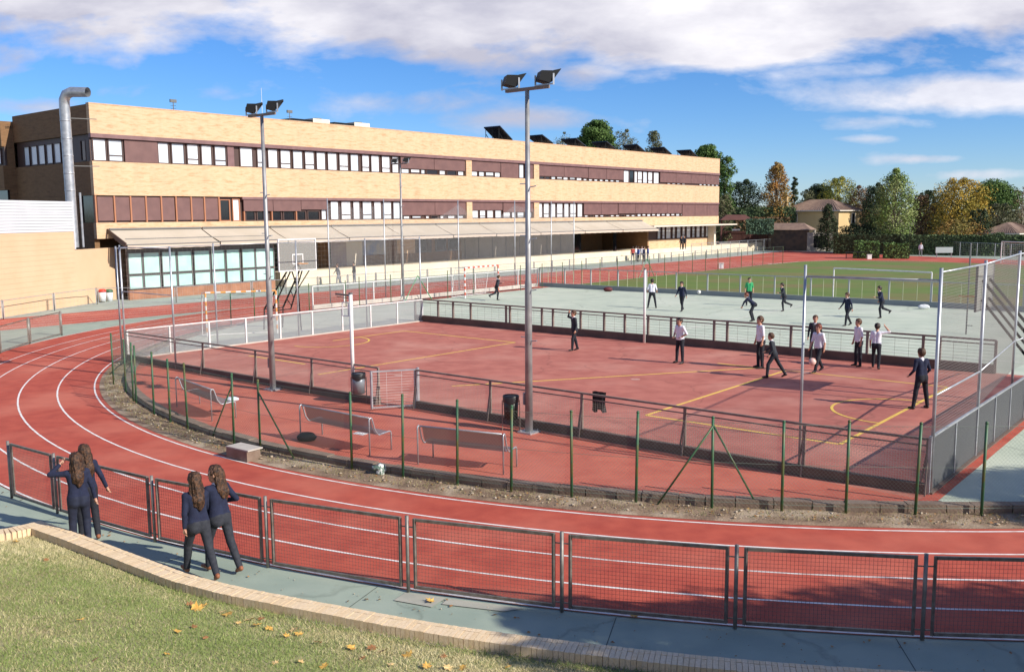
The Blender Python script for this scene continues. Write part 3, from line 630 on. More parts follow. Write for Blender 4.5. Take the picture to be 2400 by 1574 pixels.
def low_row(xs, z0, h, kinds='W'):
    for i, (x0, x1) in enumerate(xs): window(fa(x0), fa(x1), z0, z0+h, kinds[i % len(kinds)])
low_row([(945, 965), (967, 990), (991, 1002), (1004, 1032), (1034, 1049), (1051, 1075), (1077, 1092)], Z2a, .46, 'WTWDWDW')
low_row([(1109, 1124), (1126, 1140), (1142, 1162), (1163, 1177)], Z2a, .52, 'WWTW')
low_row([(1295, 1306), (1308, 1322), (1323, 1335), (1338, 1352), (1354, 1367)], Z2a, .50, 'WTWTW')
low_row([(1268, 1280), (1281, 1293)], Z2a, .3, 'DD')
low_row([(1370+i*12.6, 1379+i*12.6) for i in range(7)], Z2a, .28, 'WW')
low_row([(1566+i*11.5, 1574+i*11.5) for i in range(4)], Z2a, .20, 'W'); low_row([(1641+i*9.5, 1648+i*9.5) for i in range(5)], Z2a, .34, 'W')
# first floor row
for i, (x0, x1) in enumerate([(230, 268), (272, 307), (309, 343), (345, 379), (381, 412), (417, 449), (451, 480), (482, 514)]): shutter(fa(x0)+.02, fa(x1)-.02, Z1a+.10, Z1b+.02, .14)
for x in (226, 270, 308, 344, 380, 414.5, 450, 481, 515): bbox('mullion', fa(x)-.055, fa(x)+.055, .06, .262, Z1a-.02, 7.09, m_mull)
window(fa(517), fa(542), Z1a, 6.9, 'D', .24, None, m_mull); window(fa(547), fa(565), Z1a, 6.95, 'W', .24, None, m_mull)
a, b_ = fa(571), fa(768)
for i in range(3): shutter(a+(b_-a)*i/3+.02, a+(b_-a)*(i+1)/3-.02, 6.02+(.0 if i < 2 else .12), 6.90, .02)
low_row([(577, 601), (604, 622), (640, 663), (666, 694), (698, 720), (723, 752)], Z1a, .76, 'D')
window(fa(755), fa(769), Z1a, 6.9, 'W')
for x in (573, 638, 695): bbox('mullion', fa(x)-.05, fa(x)+.05, .05, .262, Z1a-.02, 6.0, m_mull)
for x0, x1, k_ in [(777, 798, 'W'), (802, 827, 'T'), (830, 848, 'W'), (852, 876, 'T'), (879, 898, 'W'), (902, 922, 'T'), (924, 942, 'W'), (1264, 1275, 'W'), (1277, 1291, 'T'), (1293, 1306, 'W'), (1308, 1323, 'T'), (1325, 1337, 'W'), (1339, 1354, 'T'), (1356, 1369, 'W')]: window(fa(x0), fa(x1), Z1a, 6.88, k_)
for x0, x1, fr_ in [(943, 1093.5, .22), (1107.5, 1180, .5), (1181, 1251.5, .38), (1370, 1450, .18), (1451, 1600, .24), (1601, 1686, 0)]:
    n = max(1, round((fa(x1)-fa(x0))/4.0)); a, b_ = fa(x0), fa(x1)
    for i in range(n): shutter(a+(b_-a)*i/n+.02, a+(b_-a)*(i+1)/n-.02, Z1a+(6.9-Z1a)*fr_, 6.89)
low_row([(948, 964), (968, 991), (1000, 1010), (1012, 1030), (1034, 1044), (1052, 1070), (1074, 1090)], Z1a, .32, 'WTWDWWW')
low_row([(1109, 1125), (1127, 1142), (1144, 1160), (1163, 1179)], Z1a, .84, 'WTW'); low_row([(1182, 1200), (1202, 1213), (1215, 1232), (1234, 1250)], Z1a, .66, 'TW')
low_row([(1373+i*12.2, 1382+i*12.2) for i in range(10)], Z1a, .26, 'WDW'); low_row([(1497+i*11.3, 1506+i*11.3) for i in range(10)], Z1a, .36, 'WT')
# left return side in the shade, seen obliquely: local x = 0 plane, depth b along +y
def fb_(px):                                                    # depth of the side wall at a picture column
    r = ray(px, 400); o = S(S0, TF); nx = U; k_ = S0/(r.dot(U)); p = r*k_; return -(p.dot(V)-TF)
def side(name, b0, b1, z0, z1, m_, x=-.0, th=.35): return bbox(name, x, x+th, b0, b1, z0, z1, m_)
SB = 11.8
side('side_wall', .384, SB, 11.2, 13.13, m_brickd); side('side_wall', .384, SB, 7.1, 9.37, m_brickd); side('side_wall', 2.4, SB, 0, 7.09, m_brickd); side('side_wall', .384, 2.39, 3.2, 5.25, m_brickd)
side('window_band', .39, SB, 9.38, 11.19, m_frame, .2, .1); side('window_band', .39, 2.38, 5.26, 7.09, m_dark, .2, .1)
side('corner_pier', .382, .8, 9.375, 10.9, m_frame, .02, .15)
def sidewin(b0, b1, z0, z1, x=.2, m_=None, par=None):
    f = MB(); f.ext(x-.1, x-.002, b0, b0+.06, z0, z1); f.ext(x-.1, x-.002, b1-.06, b1, z0, z1); f.ext(x-.1, x-.002, b0+.061, b1-.061, z0, z0+.07); f.ext(x-.1, x-.002, b0+.061, b1-.061, z1-.07, z1)
    o = f.build('window', m_frame, par or bl); q = MB(); q.ext(x-.04, x-.01, b0+.06, b1-.06, z0+.07, z1-.07); q.build('pane', m_ or m_blind, o)
for x0, x1 in [(55, 68), (71, 86), (88, 104), (107, 122), (125, 141), (188, 200), (204, 216)]: 
    b1, b0 = fb_(x0), fb_(x1); sidewin(b0, b1, 9.42, 10.85, .2, m_blind if x0 not in (188,) else m_dark)
# rear wing further left
wg = [('wing_wall', 10.9, 12.75, 0), ('wing_wall', 7.7, 9.5, 0), ('wing_wall', 0, 6.6, 0)]
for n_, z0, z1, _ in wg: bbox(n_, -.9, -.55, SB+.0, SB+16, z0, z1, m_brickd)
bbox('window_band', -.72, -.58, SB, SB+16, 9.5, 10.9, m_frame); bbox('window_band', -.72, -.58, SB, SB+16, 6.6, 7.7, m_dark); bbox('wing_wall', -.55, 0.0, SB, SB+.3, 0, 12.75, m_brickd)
for i in range(3): sidewin(SB+.5+i*1.3, SB+1.5+i*1.3, 9.6, 10.8, -.72, m_blind)
bbox('wing_roof', -.55, 12, SB, SB+16, 12.2, 12.4, m_soffit)
# ground floor, recessed behind the awnings
GW = -1.4                                                       # local depth of the aqua glazing (T = -63.5)
def ga(px, T=-60.6): return plane_st(px, 600, T)[0]-S0
bbox('plinth', ga(296), ga(640), GW-.12, GW+.12, 0, .64, mat('plinth_brown', (.36, .17, .10), .8, (.26, .12, .07), 1.5, 4))
bbox('glazing_back', ga(296), ga(640), GW+.06, GW+.1, .64, 4.17, m_frame)
m_gf = mat('grey_frame', (.13, .13, .13), .5)
cols = [(300, 331), (336, 372.5), (379.5, 411), (416, 448), (455, 490), (496, 525), (531, 560.5), (568, 595.5), (600, 640)]
for x0, x1 in cols:
    for z0, z1 in ((.70, 1.66), (1.72, 3.22)):
        f = MB(); a, b_ = ga(x0-2), ga(x1+2); w = .07; f.ext(a, a+w, GW-.06, GW+.058, z0, z1); f.ext(b_-w, b_, GW-.06, GW+.058, z0, z1); f.ext(a+w+.001, b_-w-.001, GW-.06, GW+.058, z0, z0+.06); f.ext(a+w+.001, b_-w-.001, GW-.06, GW+.058, z1-.06, z1)
        o = f.build('window', m_gf, bl); q = MB(); q.ext(a+w, b_-w, GW+.0, GW+.03, z0+.06, z1-.06); q.build('pane', m_aqua, o)
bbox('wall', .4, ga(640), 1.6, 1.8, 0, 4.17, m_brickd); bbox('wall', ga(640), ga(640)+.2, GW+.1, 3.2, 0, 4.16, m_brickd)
bbox('glazing_head', ga(296), ga(640), GW-.08, GW+.058, 3.24, 4.16, m_gf)
TB = -65.2; BB = -(TB-TF)
def ha(px): return plane_st(px, 600, TB)[0]-S0
ZT = 1.15
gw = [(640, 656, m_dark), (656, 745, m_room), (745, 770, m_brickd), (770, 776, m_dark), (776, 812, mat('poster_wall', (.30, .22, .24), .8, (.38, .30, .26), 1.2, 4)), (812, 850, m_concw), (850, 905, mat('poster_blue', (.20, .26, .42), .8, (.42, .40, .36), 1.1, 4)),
      (905, 930, m_brickd), (930, 972, m_brick), (972, 1012, m_room), (1012, 1080, m_brickd), (1080, 1345, mat('hazed_panel', (.22, .20, .17), .8, (.28, .25, .21), .6, 4)), (1345, 1362, m_dark)]  # grey of the wide panel includes the haze of the net before it
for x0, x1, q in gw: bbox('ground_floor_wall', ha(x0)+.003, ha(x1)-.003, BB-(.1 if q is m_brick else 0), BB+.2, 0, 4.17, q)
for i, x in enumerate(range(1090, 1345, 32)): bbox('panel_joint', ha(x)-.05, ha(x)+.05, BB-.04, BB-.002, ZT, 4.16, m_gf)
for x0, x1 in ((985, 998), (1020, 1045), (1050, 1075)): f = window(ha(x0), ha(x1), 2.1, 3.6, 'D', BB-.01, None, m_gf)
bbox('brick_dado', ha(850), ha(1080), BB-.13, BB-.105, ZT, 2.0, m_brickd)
# porch recess and right block
bbox('porch_back', ha(1362)-6, fa(1540)+3, BB+5, BB+5.2, 0, 4.17, m_brickd); bbox('porch_side', ha(1362)-.2, ha(1362), BB+.21, BB+5, 0, 4.17, m_brickd)
bbox('porch_column', fa(1452)-.15, fa(1452)+.15, .5, .8, ZT, 4.16, m_dark)
bbox('ground_floor_wall', ha(1505), ha(1538), BB-1.6, BB+.2, 0, 4.16, mat('pier_brown', (.36, .19, .07), .8, (.28, .14, .05), 1.2, 4))
ra, rb = fa(1540), LEN
bbox('ground_floor_wall', ra, rb, 1.2, 1.5, 0, 2.25, m_brick); bbox('window_band', ra, rb, 1.3, 1.5, 2.252, 4.0, m_frame); bbox('ground_floor_wall', ra, rb, 1.2, 1.5, 4.0, 4.17, m_concw)
def ra_(px): return plane_st(px, 560, TF-1.2)[0]-S0
for i, (x0, x1) in enumerate([(1541, 1549), (1552, 1559), (1561, 1573), (1576, 1583), (1586, 1596), (1599, 1606), (1609, 1619), (1622, 1629), (1632, 1641), (1644, 1651), (1654, 1664)]): window(ra_(x0), ra_(x1), 2.3, 3.95, 'T' if i % 2 else 'W', 1.3)
bbox('corner_pier', rb-.9, rb-.4, .2, 1.19, 0, 4.16, m_concw)
bbox('canopy', fa(1503), LEN+2.0, -1.9, .0-.002, 3.98, 4.14, m_concw)
bbox('porch_end_wall', fa(1540)-.3, fa(1540)-.003, 1.2, BB+5, 0, 4.17, m_brickd)
bbox('floor_slab', ga(296), ga(640), GW-.1, -.005, 4.0, 4.1, m_soffit)
# rooftop things
m_galv = mat('galvanised', (.50, .52, .55), .42, (.36, .38, .41), 4, 4, metal=.6)
m_black = mat('black_metal', (.008, .009, .011), .6, spec=.25)
m_solar = mat('solar_black', (.012, .014, .022), .2, spec=.7)
def roof_at(px, b=3.0):
    T = TF-b; return S(plane_st(px, 300, T)[0], T, 12.75)
HV = [((690, 717), (718, 752), 'left'), ((786, 815), (816, 850), 'right')]
for (d0, d1), (w0, w1), side_ in HV:
    p = roof_at((d0+w1)/2, 2.5); o = thing('air_conditioner', 'white and dark rooftop air conditioning unit, %s one of the pair' % ('left' if side_ == 'left' else 'right'), 'air conditioner', p, UANG, 'air conditioners on the school roof')
    b = MB(); b.ext(.2, 2.0, -.5, .8, .1, 1.05); b.build('cabinet', m_concw, o); b = MB(); b.ext(-2.0, .19, -.4, .9, .1, .8); b.build('coil', m_gf, o); b = MB(); b.ext(-2.05, .19, -.5, 1, .82, .90); b.build('lid', m_black, o); b = MB(); b.tube([(1.1, .1, 1.05), (1.1, .1, 1.14)], .4, 14); b.build('fan', m_gf, o)
for i, px in enumerate([1168, 1266, 1345, 1416, 1487, 1550, 1612]):
    p = roof_at(px, 1.6); o = thing('solar_panel', 'tilted black solar panel on the school roof, %s counted from the left' % ['first', 'second', 'third', 'fourth', 'fifth', 'sixth', 'seventh'][i], 'solar panel', p, UANG, 'solar panels along the roof edge')
    hgt = 1.45 if i else 1.9
    b = MB(); b.add([(-.9, -1.0, hgt), (1.1, -1.0, .65), (1.1, 1.2, .65), (-.9, 1.2, hgt), (-.92, -1.0, hgt-.1), (1.08, -1.0, .55), (1.08, 1.2, .55), (-.92, 1.2, hgt-.1)], [(0, 1, 2, 3), (7, 6, 5, 4), (0, 4, 5, 1), (1, 5, 6, 2), (2, 6, 7, 3), (3, 7, 4, 0)]); b.build('panel', m_solar, o)
    b = MB()
    for y in (-.8, .1, 1.0): b.bar((-.85, y, 0), (-.85, y, hgt-.1), .06); b.bar((1.0, y, 0), (1.0, y, .6), .06); b.bar((-.85, y, .1), (1.0, y, .6), .05); b.bar((.3, y, 0), (-.8, y, hgt*.6), .05)
    b.build('frame', m_black, o)
for px, h, lab in ((409, 1.9, 'small floodlight on a stub mast standing on the school roof edge'), (680, 2.0, 'short aerial mast on the school roof beside the left air conditioner')):
    p = roof_at(px, 1.2); b = MB(); b.tube([p, p+Vector((0, 0, h*.6))], .03, 6); b.box(p+Vector((0, 0, h*.6+.1)), (.5, .12, .22), UANG)
    for k_ in range(3): b.tube([p+Vector((-.2, 0, .5+k_*.2)), p+Vector((.2, 0, .5+k_*.2))], .012, 4)
    tag(b.build('roof_aerial', m_gf), lab, 'aerial')
p = roof_at(616, 8); b = MB(); b.tube([p, p+Vector((0, 0, 4.0))], .016, 5); b.tube([p+Vector((0, 0, 1.0)), p+Vector((0, .1, 3.0))], .010, 4); tag(b.build('radio_mast', mat('mast_white', (.7, .7, .72), .5)), 'thin tall white radio mast rising behind the left lamp heads', 'mast')
# terrace: raised pale floor with a broad step along the front
tc0 = plane_st(655, 600, TF)[0]-S0
te = MB(); te.prism([S(S0+tc0, TF-.0), S(S0+LEN+16, TF), S(S0+LEN+16, TF-4), S(S0+tc0, TF-4)], -.01, ZT); te.prism([S(S0+tc0+60, TF-4.01), S(S0+LEN+16, TF-4.01), S(S0+LEN+16, TF-9), S(S0+tc0+60, TF-9)], -.01, ZT-.002)
m_ter = mat('terrace_cream', (.70, .62, .48), .8, (.62, .54, .41), .5, 6)
terrace = struct('terrace', te, m_ter)
te = MB(); te.prism([S(S0+tc0, TF+.55), S(S0+LEN+16, TF+.55), S(S0+LEN+16, TF+.003), S(S0+tc0, TF+.003)], -.012, .55); te.build('step', m_ter, terrace)

# awnings
m_canvas = mat('awning_canvas', (.50, .44, .36), .9, (.45, .39, .31), .5, 4); m_val = mat('awning_valance', (.52, .43, .35), .9)
ax = [249, 468, 628, 772, 900, 1018, 1120, 1225, 1330, 1420, 1505]
ordn = ['leftmost awning, over the left end of the aqua windows', 'awning over the middle of the aqua windows', 'awning behind the left lamp post', 'awning right above the glass basketball board', 'awning over the poster wall', 'awning left of the brick pier axis', 'awning behind the central lamp post', 'awning right of the central lamp post', 'awning next to the dark porch', 'rightmost awning, over the dark porch']
for i in range(len(ax)-1):
    a, b_ = fa(ax[i])+.05, fa(ax[i+1])-.05
    o = thing('awning', 'beige sloping canvas %s' % ordn[i], 'awning', S(S0+a, TF-.0), UANG, 'beige awnings along the ground floor'); w = b_-a; sag = random.uniform(-.04, .04); fx = (0 if i else .35)
    b = MB(); n = 8; top = [(x*w/n, -.04, 4.74) for x in range(n+1)]; bot = [(x*w/n+.0, -2.4, 3.78+sag) for x in range(n+1)]; mid = [(x*w/n, -1.2, 4.22+.0) for x in range(n+1)]
    vs = top+mid+bot; m1 = n+1; fs = [(k_, k_+1, k_+1+m1, k_+m1) for k_ in range(n)]+[(k_+m1, k_+1+m1, k_+1+2*m1, k_+2*m1) for k_ in range(n)]
    b.add(vs, fs); b.build('canvas', m_canvas, o)
    b = MB(); v2 = [(x*w/24, -2.42, 3.78+sag) for x in range(25)]+[(x*w/24, -2.43, 3.52+sag+.012*math.sin(x*1.9)) for x in range(25)]; b.add(v2, [(k_, k_+1, k_+26, k_+25) for k_ in range(24)]); b.build('valance', m_val, o)
    b = MB(); b.tube([(0, -2.4, 3.79+sag), (w, -2.4, 3.79+sag)], .045, 8); b.build('front_bar', m_gf, o)
    b = MB(); b.tube([(0, -.1, 4.8), (w, -.1, 4.8)], .07, 8); b.build('roller', m_gf, o)
    for x in (.25, w-.25): b = MB(); b.bar((x, -.03, 4.3), (x, -1.3, 3.7), .05); b.bar((x, -1.3, 3.7), (x, -2.38, 3.76+sag), .05); b.build('arm', m_gf, o)
b = MB(); b.bar((0, 0, 4.7), (.0, -2.4, 3.75), .08, .3); o = b.build('cheek', m_frame); o.location = S(S0+fa(249)-.05, TF); o.rotation_euler = (0, 0, UANG); tag(o, 'dark brown end cheek board closing the left end of the awnings', 'board')

# ================================================================== GYM WALL ON THE LEFT, FLUE, BINS
GA = Vector((-29.0, 52.3, 0)); gd = Vector((.146, 1, 0)).normalized(); gn = Vector((-gd.y, gd.x, 0))
gang = math.atan2(gd.y, gd.x)
gym = thing('gym_building', 'low peach rendered gym with ribbed white metal upper cladding at the left edge', 'building', GA, gang)
m_peach = mat('peach_render', (.60, .42, .27), .85, (.57, .385, .24), .6, 6)
m_ribbed = mat('ribbed_white', (.60, .62, .66), .45, (.55, .57, .61), .8, 3)
L1 = 7.5; L2 = 13.4
b = MB()
for i in range(16): z = i*.305; b.ext(-16, L1, 0, .3, z+.006 if i else 0, min(z+.305, 4.72))
b.ext(-16, L1, .02, .3, 0, 4.72); b.build('wall', m_peach, gym)
b = MB(); b.ext(L1+.002, L2, 0.02, .3, 0, 3.56); b.build('wall', m_peach, gym)
for i in range(11):
    b = MB(); z = 4.74+i*.172; b.ext(-16, L1, -.03, .25, z, z+.150); b.build('cladding_rib', m_ribbed, gym)
b = MB(); b.ext(-16, L1-.01, .0, .3, 4.722, 6.62); b.build('cladding_back', m_gf, gym)
b = MB(); b.ext(L1-.02, L1+.06, -.06, .32, 3.6, 6.66); b.build('corner_trim', m_ribbed, gym)
b = MB(); b.ext(-16, L1, .3, 7, 6.2, 6.4); b.build('roof', m_gf, gym); b = MB(); b.ext(L1-.3, L1, .302, 7, 0, 6.2); b.build('end_wall', m_peach, gym)
b = MB(); b.ext(-16.3, -16.002, 0, 7, 0, 6.6); b.build('end_wall', m_peach, gym)
fl = thing('flue_pipe', 'tall shiny metal flue pipe with a bent top rising before the shaded brick wall', 'pipe', at(166, 470, 60.6))
z0 = 0; top = at(166, 215, 60.6).z-fl.location.z
b = MB(); rr = .32; pts = [(0, 0, -3.0), (0, 0, top-.9), (.03, -.03, top-.5), (.22, -.1, top-.18), (.6, -.2, top-.05), (1.75, -.45, top-.10)]; b.tube(pts, [rr]*5+[.30], 18, False); b.build('duct', m_galv, fl, True)
for z in (.6, 1.7, 2.8, 3.9, 5.0): b = MB(); b.tube([(0, 0, z), (0, 0, z+.07)], rr+.018, 18); b.build('joint_ring', m_galv, fl, True)

for z_ in (2.2, 5.2): b = MB(); b.bar((.3, .1, z_), (1.6, .9, z_), .05); b.build('bracket', m_gf, fl)
b = MB(); b.tube([(.62, 0, -3), (.62, 0, .5)], .07, 8); b.build('side_pipe', m_galv, fl)
m_bw = mat('bin_white', (.62, .64, .66), .4)
for px, mm, lab in ((241, mat('bin_red', (.55, .05, .03), .5), 'white wall bin with a red hood hanging on the gym wall'), (257, mat('bin_green', (.06, .13, .07), .5), 'white wall bin with a dark green hood hanging on the gym wall')):
    q_ = (px-1200)/FOC; dd = (-29-.146*52.3+.36)/(q_-.146); p = at(px, 706, dd); off = Vector((p.x-.36, p.y, 0)); o = thing('wall_bin', lab, 'bin', (off.x+.36, off.y, p.z), gang, 'bins hanging on the gym wall')
    b = MB(); b.tube([(0, 0, 0), (0, 0, .62)], [.20, .24], 12); b.build('body', m_bw, o, True); b = MB(); b.tube([(0, 0, .622), (0, 0, .74), (0, 0, .82)], [.25, .25, .15], 12); b.build('hood', mm, o, True)
    
    for z_ in (.1, .5): b = MB(); b.bar((0, .2, z_), (0, .36, z_), .05); b.build('bracket', m_gf, o)
    b = MB(); b.bar((0.26, .05, -.75), (.26, .05, .7), .04); b.build('stand', m_gf, o)

# ================================================================== FENCES
m_fr = mat('fence_brown_steel', (.22, .20, .175), .45, (.14, .11, .09), 9, 6, metal=.3, bump=.1, bscale=50)
m_wire = mat('wire_grey', (.42, .39, .35), .5, metal=.3)
m_rust = mat('fence_rust', (.165, .125, .105), .7, (.24, .19, .16), 5, 5)
m_gpost = mat('green_post', (.03, .11, .05), .5, (.09, .10, .03), 5, 5, contrast=(.45, .62))
m_white_st = mat('white_steel', (.72, .72, .72), .5, (.62, .60, .58), 5, 4)
m_bpost = mat('barrier_post', (.27, .26, .24), .5, (.18, .165, .15), 7, 6, metal=.35)
def barrier(name, label, group, posts, h=1.13, zb=0.0, gap=.12, post_r=.028, frame_w=.044, frm=m_fr, wr=m_wire, wsp=.052, wsz=.052, wrad=.0022, skip=(), lift=.06, up_post=.03):
    f = thing(name, label, 'fence', (0, 0, 0)); 
    for i, p in enumerate(posts):
        b = MB(); b.tube([(p.x, p.y, zb), (p.x, p.y, zb+h+up_post)], post_r, 8); b.build('post', m_bpost, f, True)
        if i+1 < len(posts) and i not in skip:
            q = posts[i+1]; d = (q-p).normalized(); a = p+d*gap; c = q-d*gap
            b = MB(); w = frame_w; A_ = Vector((a.x, a.y, 0)); C_ = Vector((c.x, c.y, 0)); z0 = zb+lift; z1 = zb+h
            b.bar(A_+Vector((0, 0, z0)), A_+Vector((0, 0, z1)), w*.8, w); b.bar(C_+Vector((0, 0, z0)), C_+Vector((0, 0, z1)), w*.8, w)
            d3 = d*w*.45; b.bar(A_+d3+Vector((0, 0, z1-w/2)), C_-d3+Vector((0, 0, z1-w/2)), w*.8, w); b.bar(A_+d3+Vector((0, 0, z0+w/2)), C_-d3+Vector((0, 0, z0+w/2)), w*.8, w)
            for zz in (zb+h*.88, zb+h*.12): b.bar(p+Vector((0, 0, zz)), A_+Vector((0, 0, zz)), .015); b.bar(C_+Vector((0, 0, zz)), q+Vector((0, 0, zz)), .015)
            o = b.build('panel', frm, f)
            wires('mesh_infill', grid_wires(a, c, z0+w, z1-w, wsp, wsz), wrad, wr, o, kind='stuff')
    return f
# foreground barrier, posts read off the ring just outside the track
PR = 29.03
def on_ring(px, py, r=PR):
    p = gp(px, py); d = (p-CEN).normalized(); return CEN+d*r
fp = [gp(28, 1166), gp(135, 1202)]+[on_ring(*q) for q in [(380, 1262), (640, 1322), (955, 1387), (1316, 1434), (1722, 1465), (2147, 1478)]]
a_last = math.atan2((fp[-1]-CEN).y, (fp[-1]-CEN).x)
fp += [CEN+Vector((math.cos(a_last+R(4.65*k_)), math.sin(a_last+R(4.65*k_)), 0))*PR for k_ in (1, 2, 3)]
barrier('track_barrier', 'long steel mesh barrier curving along the near edge of the red track', None, fp, wr=mat('wire_shaded', (.15, .13, .11), .5, metal=.3))  # wire colour darkened to carry the shade on this mesh
# barrier at the left beyond the bend
lp = [gp(-95, 868), gp(0, 828), gp(70, 805), gp(145, 785)]
barrier('track_barrier', 'short run of steel mesh barrier on the far left beside the bend', None, lp, post_r=.05)
# long fence along the outer edge of the home straight
def st_line(s0, s1, t, step): n = int((s1-s0)/step); return [S(s0+(s1-s0)*i/n, t) for i in range(n+1)]
lf = [gp(-40, 760), gp(8, 748), gp(128, 728), gp(228, 713)]+st_line(33, 118, -55.9, 2.9)
barrier('straight_fence', 'long light steel fence between the home straight and the school pavement', None, lf, 1.06, 0, .09, .035, .03, m_galv, m_galv, .35, .5, .003)
# green chain-link fence on the inside of the track
m_chain = mat('chain_wire', (.20, .25, .20), .5, metal=.3)
gpx = [(273, 905), (281, 922), (300, 942), (323, 957), (363, 968), (400, 990), (440, 1005), (547, 1060), (608, 1062), (822, 1102), (942, 1122), (1070, 1150), (1197, 1155), (1340, 1168), (1492, 1182), (1672, 1187), (1838, 1195), (1990, 1195), (2155, 1195), (2312, 1187)]
gpost = []
for px, py in gpx:
    p = gp(px, py); r = ray(px, 1000); dir2 = Vector((r.x, r.y, 0)).normalized(); 
    # intersect the line of sight with the ring of posts
    o = -CEN; RB = 23.86; bq = dir2.dot(o); c_ = o.length_squared-RB*RB; k_ = -bq-math.sqrt(max(bq*bq-c_, 0)); q = dir2*k_
    if abs((q-p).length) > 1.6: q = CEN+(p-CEN).normalized()*RB
    gpost.append(q)
g0 = CEN+Vector((math.cos(a_l+R(5)), math.sin(a_l+R(5)), 0))*23.86
pre = [CEN+Vector((math.cos(a_l+R(k_)), math.sin(a_l+R(k_)), 0))*23.86 for k_ in (1, 8, 14, 19, 24)]
aL = math.atan2((gpost[-1]-CEN).y, (gpost[-1]-CEN).x)
post_ = [CEN+Vector((math.cos(aL+R(4.2*k_)), math.sin(aL+R(4.2*k_)), 0))*23.86 for k_ in (1, 2, 3)]
allp = pre+gpost+post_
gf_ = thing('chain_link_fence', 'dark green chain link fence on thin posts following the inside of the bend', 'fence', (0, 0, 0))
for i, p in enumerate(allp):
    b = MB(); h = 1.72+random.uniform(-.05, .05); ln = Vector((random.uniform(-.03, .03), random.uniform(-.03, .03), 0)); b.tube([(p.x, p.y, 0), (p.x+ln.x, p.y+ln.y, h+.02)], .028, 7); b.ball((p.x+ln.x, p.y+ln.y, h+.03), .032); b.build('post', m_gpost, gf_, True)
    if i+1 < len(allp):
        q = allp[i+1]; L_ = (q-p).length
        if L_ > .3:
            wires('chain_mesh', diamond_wires(p, q, .12, 1.66, .075 if (p.x > -9) else .11), .0014, m_chain, gf_, kind='stuff')
for z in (.14, .9, 1.66): b = MB(); b.tube([(p.x, p.y, z) for p in allp], .0035, 4); b.build('tension_wire', m_chain, gf_)
def brace(i, tgt, z=1.45):
    p = allp[i]; b = MB(); b.tube([(p.x, p.y, z), tgt], .02, 6); b.build('brace', m_gpost, gf_, True)
io = len(pre)
brace(io+7, gp(498, 1022, .0)); brace(io+8, gp(690, 1076, 0)); brace(io+15, gp(1540, 1183, 0), 1.6); brace(io+15, gp(1778, 1190, 0), 1.6)
gs = thing('chain_link_fence', 'green post fence along the inner edge of the home straight behind the white court fence', 'fence', (0, 0, 0))
sp_ = [S(s, T_IN+.45) for s in np.arange(sC+1, 101, 2.6)]
for i, p in enumerate(sp_):
    b = MB(); b.tube([(p.x, p.y, 0), (p.x, p.y, 1.9)], .03, 6); b.build('post', m_gpost, gs)
for z in (.9, 1.85): b = MB(); b.tube([sp_[0]+Vector((0, 0, z)), sp_[-1]+Vector((0, 0, z))], .006, 4); b.build('tension_wire', m_chain, gs)
wires('chain_mesh', grid_wires(sp_[0], sp_[-1], .1, 1.88, .25, .25), .0018, m_chain, gs, kind='stuff')
for s in (sC+6, 71): 
    for ds in (-1.3, 1.3): b = MB(); b.tube([S(s, T_IN+.45, 1.7), S(s+ds, T_IN+.45, 0)], .028, 6); b.build('brace', mat('bright_green', (.03, .22, .09), .5), gs)

# ------------------------------------------------------------------ red court perimeter
def truss_post(mb, p, h, d, w=.055):
    n = Vector((-d.y, d.x, 0)); mb.bar(p, p+Vector((0, 0, h)), w); mb.bar(p-n*.0-d*.14, p+Vector((0, 0, h*.82)), w*.55); mb.bar(p+n*.0+d*.02-n*.16, p+Vector((0, 0, h*.7)), w*.5)
def court_fence(name, label, sts, h, m_f, m_w, base_h, base_m, sp=(.05, .05), wr=.0022, second=.13, skip=(), thick=.055, extra=None, zb=0.0, base_w=.16, truss=True, cat='fence'):
    f = thing(name, label, cat, (0, 0, 0)); P_ = [I(*q) for q in sts]; d = (P_[-1]-P_[0]).normalized()
    for i, p in enumerate(P_):
        b = MB(); (truss_post(b, p, h, d, thick) if truss else b.bar(p, p+Vector((0, 0, h)), thick*1.15)); b.build('post', m_f, f)
    for i in range(len(P_)-1):
        if i in skip: continue
        p, q = P_[i], P_[i+1]; dd = (q-p).normalized(); L_ = (q-p).length
        b = MB(); Z = lambda z: Vector((0, 0, z)); b.bar(p+Z(h), q+Z(h), thick, thick*.8); b.build('top_rail', m_f, f)
        if second: b = MB(); b.bar(p+dd*.03+Z(h-second), q-dd*.03+Z(h-second), thick*.5); b.build('rail', m_f, f)
        if base_h: b = MB(); n = Vector((-dd.y, dd.x, 0)); c = (p+q)/2; b.box((c.x, c.y, ZI+base_h/2+.001), (L_-.002, base_w, base_h), math.atan2(dd.y, dd.x)); b.build('kerb_beam', base_m, f)
        wires('mesh_infill', grid_wires(p, q, ZI+base_h, ZI+h-(second or .03), *sp), wr, m_w, f, kind='stuff')
    return f
m_kdark = mat('kerb_shaded', (.15, .10, .08), .9, (.11, .075, .06), 2, 5)  # dark tone puts the shade on the low beams into their colour
nearL = [(18.3, pst(px, py)[1]) for px, py in [(313, 840), (476, 875), (600, 897), (735, 920), (890, 948)]]
court_fence('court_fence', 'rusty brown mesh fence on the near side of the red court, left of its gate', nearL, 1.08, m_rust, m_wire, .20, m_kdark)
nr = [pst(px, py)[1] for px, py in [(975, 955), (1150, 985), (1365, 1022), (1610, 1062), (1893, 1107), (2207, 1152)]]
nearR = [(18.7, t) for t in nr]; nearR[-1] = (18.9, -5.06)
court_fence('court_fence', 'rusty brown mesh fence on the near side of the red court, right of its gate', nearR, 1.08, m_rust, m_wire, .20, m_kdark)
